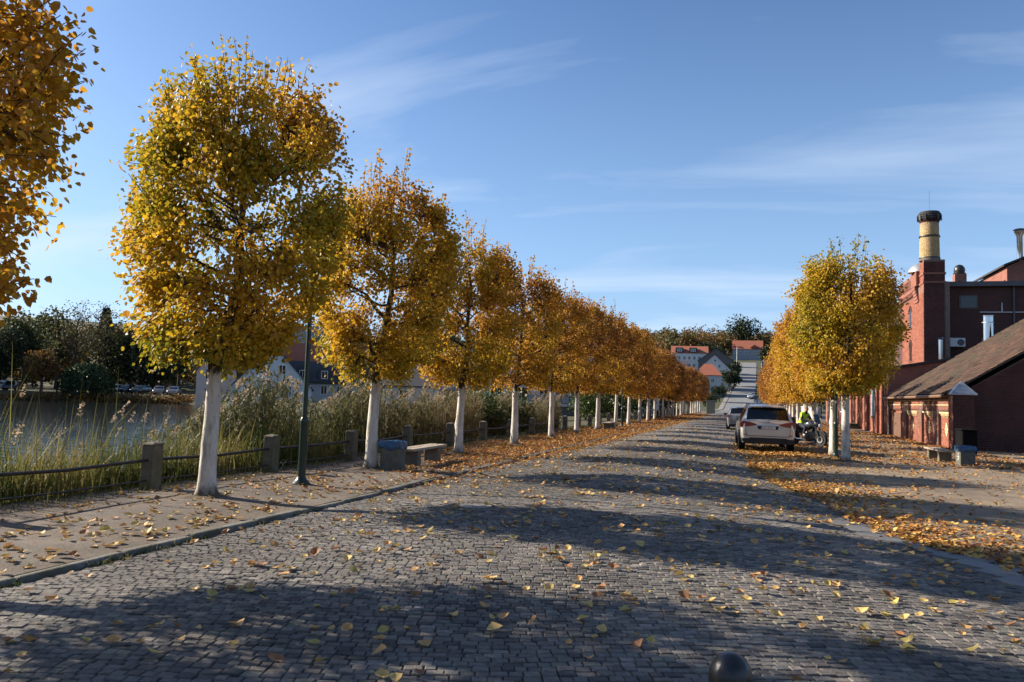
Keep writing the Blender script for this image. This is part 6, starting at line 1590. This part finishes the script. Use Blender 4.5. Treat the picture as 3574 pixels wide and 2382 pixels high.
h3 = house('lakeside_house', 'narrow pinkish house left of the pale blue gable', hz_at(38.2,122), face(38), 5.5, 9, 4.6, 7.4, p_pink, r_brown, [(-1.2,3.2,.7,1.6),(1.2,3.2,.7,1.6),(-1.2,.6,.7,1.4)])
t = thing('tower_block', 'grey concrete apartment block far behind the red-roofed inn', 'building', (*at_az(33.2,255), float(terr(*at_az(33.2,255)))), face(33))
MB().box(-9,9,0,12,-2,17).build('wall', p_grey, t)
for j in range(5):
    for i in range(7): win(t, -7.5+2.5*i, 1.8+2.9*j, 1.5, 1.4, cross=False)
h4 = house('lakeside_house', 'low pale house with dark roof behind the reeds, second gap of the left row', hz_at(23.4,82), face(22), 9, 8, 2.4, 4.6, p_lgrey, r_dark, [(-2.5,.9,1.1,1.1),(2.5,.9,1.1,1.1)], gable='side')
h5 = house('lakeside_house', 'greyish house with dark garage front behind the reeds', hz_at(19.8,78), face(19), 7.5, 8, 4.2, 6.4, p_grey, r_dark, [(-1.8,2.4,1.2,1.3),(1.4,2.4,1.2,1.3)], gable='side')
MB().box(-3.4,3.4,-1.6,-.02,-.5,1.9).build('garage', m_greyroof, h5); MB().box(-3.6,3.6,-1.8,.0,1.9,2.1).build('garage_roof', r_dark, h5)
h6 = house('lakeside_house', 'cream house with wide windows above the dark shrubs', hz_at(16.6,76), face(16), 7.2, 8, 4.6, 6.8, p_cream, r_brown, [(-2.2,1.2,1.5,1.5),(.2,1.2,1.5,1.5),(2.4,1.2,1.0,1.9)], gable='side')
h7 = house('terrace_building', 'dark timber building with a long railed terrace over the water', hz_at(12.0,76), face(11), 9.0, 8, 5.0, 7.5, mat('dark_timber',(.06,.035,.03),(.04,.025,.02),4,.8), r_dark, [(-3.2,1.6,1.2,2.2),(-1.2,1.6,1.2,2.2),(.8,1.6,1.2,2.2),(2.9,1.6,1.2,2.2)], gable='side')
MB().box(-5.0,4.6,-3.2,-.02,.85,1.05).build('terrace_deck', p_lgrey, h7)
for k in range(13): MB().box(-4.95+.78*k-.03,-4.95+.78*k+.03,-3.18,-3.12,1.05,1.95).build('railing_post', m_black, h7)
MB().box(-5.0,4.6,-3.2,-3.1,1.95,2.02).build('railing_rail', p_lgrey, h7)
for k in range(12): MB().box(-4.9+.78*k,-4.22+.78*k,-3.16,-3.14,1.15,1.88).build('railing_panel', p_grey, h7)
MB().box(-5.0,4.6,-2.9,-2.6,-1.6,.85).build('terrace_wall', p_dgrey, h7)
house('lakeside_house', 'small white house farther along the lake end', hz_at(8.6,100), face(8), 8, 8, 3.4, 6, p_white, r_red, [(-2,1.0,1.1,1.2),(1.6,1.0,1.1,1.2)], gable='side')
# closed garden parasols and lamp before the pale house
m_para = mat('dark_parasol_fabric', (.04,.055,.06), None, rough=.8)
for k, (az, lab) in enumerate(((36.0,'left folded dark parasol in front of the pale gabled house'),(33.7,'right folded dark parasol in front of the pale gabled house'))):
    x, y = at_az(az, 101); t = thing('folded_parasol', lab, 'parasol', (x, y, float(terr(x,y))), 0, 'folded garden parasols')
    MB().tube([(0,0,-.2),(0,0,3.6)], .03, 6).build('pole', m_black, t); MB().lathe([(.36,1.0),(.32,1.4),(.20,2.4),(.07,3.45),(.01,3.6)], n=10).build('canopy', m_para, t, smooth=True)
x, y = at_az(33.2, 100.5); t = thing('garden_lamp', 'small globe lamp beside the folded parasol at the pale house', 'lamp', (x, y, float(terr(x,y))))
MB().tube([(0,0,-.2),(0,0,2.5)], .04, 6).build('pole', m_lampgreen, t); MB().lathe([(.05,2.5),(.25,2.6),(.22,2.85),(.30,2.9),(.05,3.05)], n=12).build('lantern', m_opal, t)
# end of the avenue and the hill
t = thing('kiosk', 'small grey-green utility kiosk at the end of the left tree row', 'kiosk', (-5.9, 126, -.03)); MB().box(-.65,.65,0,1.2,0,1.95).build('body', mat('grey_green_paint',(.20,.21,.16)), t, .02); MB().box(-.75,.75,-.1,1.3,1.95,2.08).build('roof', p_grey, t); MB().box(-.5,.5,-.02,.02,.1,1.8).build('door', mat('grey_green_door',(.23,.24,.19)), t)
def hh_(x, y): return (x, y, float(terr(x, y)))
hb = house('apartment_house', 'long white three-storey block with red roof and dark dormers on the hill', hh_(-23.8,322), R(4), 14.5, 11, 10.0, 13.0, p_white, r_red, [(-6+2.0*i, 1.0+3.1*j, 1.0, 1.5) for i in range(7) for j in range(3)], gable='side')
for x in (-4, 1.5):
    MB().prism([(x-1.7,10.3),(x+1.7,10.3),(x+1.5,12.2),(x-1.5,12.2)], -.1, 3, 'y').build('dormer', r_dark, hb); win(hb, x, 10.6, 2.0, 1.1, -.12)
house('apartment_house', 'broad dark grey gabled building behind the white gable on the hill', hh_(-12.5,303), R(2), 13, 12, 8, 12.8, p_dgrey, r_dark, [(0,8.8,1.2,.8)])
hc = house('village_house', 'white gabled house with dark roof edges at the foot of the hill', hh_(-11.3,264), R(2), 10.5, 12, 7.0, 12.0, p_white, r_dark, [(.2,9.6,.8,.9),(-1.6,7.6,.8,1.2),(1.6,7.6,.8,1.2),(2.6,4.6,.9,1.3),(2.6,1.6,.9,1.3)])
hd = house('village_house', 'smaller house with red hipped roof in front of the white gable', hh_(-12.3,243), R(2), 8.0, 9, 6.6, 10.0, p_lgrey, r_red, [(-2.4,4.2,1.0,1.4),(1.4,4.2,1.0,1.4),(-2.4,1.4,1.0,1.5),(1.4,1.4,1.0,1.5)], gable='side', hip=3.0)
house('village_house', 'house with tall red roof half hidden by the left row of trees', hh_(-21,240), R(5), 10, 9, 4.2, 9.0, p_cream, r_red, [(-2,1.3,1.1,1.4),(2,1.3,1.1,1.4)], gable='side')
house('village_house', 'red roofed house just above the left tree row', hh_(-31,268), R(6), 12, 10, 5, 10.5, p_cream, r_red, [(-3,1.5,1.1,1.4),(0,1.5,1.1,1.4),(3,1.5,1.1,1.4)], gable='side')
he = house('hill_house', 'long red-roofed building closing the top of the hill street', hh_(-1.5,474), 0, 17, 12, 6.6, 11.8, p_grey, r_red, [(-6.4+2.6*i, 3.6, 1.4, 1.6) for i in range(6)], gable='side')
MB().prism([(1.4,7.2),(6.4,7.2),(3.9,9.2)], -.6, 4, 'y').build('eyebrow_dormer', r_red, he)
t = thing('flagpole', 'tall white flagpole beside the hill street', 'pole', hh_(-5.6,352)); MB().tube([(0,0,-.3),(0,0,11.5)], [.16,.09], 8).build('pole', m_white, t); MB().lathe([(.05,11.5),(.16,11.62),(.02,11.75)], n=8).build('finial', m_white, t)
house('hill_shed', 'plain grey flat-faced building right of the hill street', hh_(10.5,332), 0, 12, 10, 6.2, 7.0, p_grey, r_dark, (), gable='side')
house('lodge', 'small brown-roofed lodge with white posts at the right end of the avenue', (5.2,200,-.1), 0, 7.5, 7, 3.0, 6.6, p_lgrey, r_brown, [(1.5,1.0,1.0,1.3)], over=.7)
for x in (-3.6,-2.6): MB().box(x+5.2-.12,x+5.2+.12,199.1,199.34,-.3,3.0).build('porch_post', m_white, None) if False else None
lg = bpy.data.objects['lodge']
for x in (-3.9,-3.0,3.9): MB().box(x-.12,x+.12,-.65,-.41,-.3,2.7).build('porch_post', m_white, lg)
house('roadside_house', 'pale house behind the right row of trees beyond the factory', (12.5,104,0), R(-90), 14, 9, 4.2, 7.4, p_lgrey, r_brown, [(-5,1.0,1.1,1.6),(-2,1.0,1.1,1.6),(2,1.0,1.1,1.6),(5,1.0,1.1,1.6)], gable='side')
t = thing('garden_wall', 'grey rubble garden wall behind the far right lindens', 'wall', (9.2,114,0)); MB().box(-.2,.2,0,36,-.2,1.5).build('wall', p_grey, t, .02); MB().box(-.26,.26,-.05,36.05,1.5,1.6).build('coping', p_lgrey, t)

for x in (13.0, 16.9): MB().tube([(x,TY0+1.22,10.2),(x,TY0+1.22,5.0)], .06, 8).build('downpipe', m_greyroof, br, smooth=True)
for x in (14.2, 18.2, 20.4):
    w = MB().box(x-.55,x+.55,TY0+1.24,TY0+1.36,6.2 if x > 15 else 8.7,7.9 if x > 15 else 9.6).build('window', m_greyroof, br); MB().box(x-.45,x+.45,TY0+1.225,TY0+1.239,6.3 if x > 15 else 8.8,7.8 if x > 15 else 9.5).build('pane', m_bglass, w)
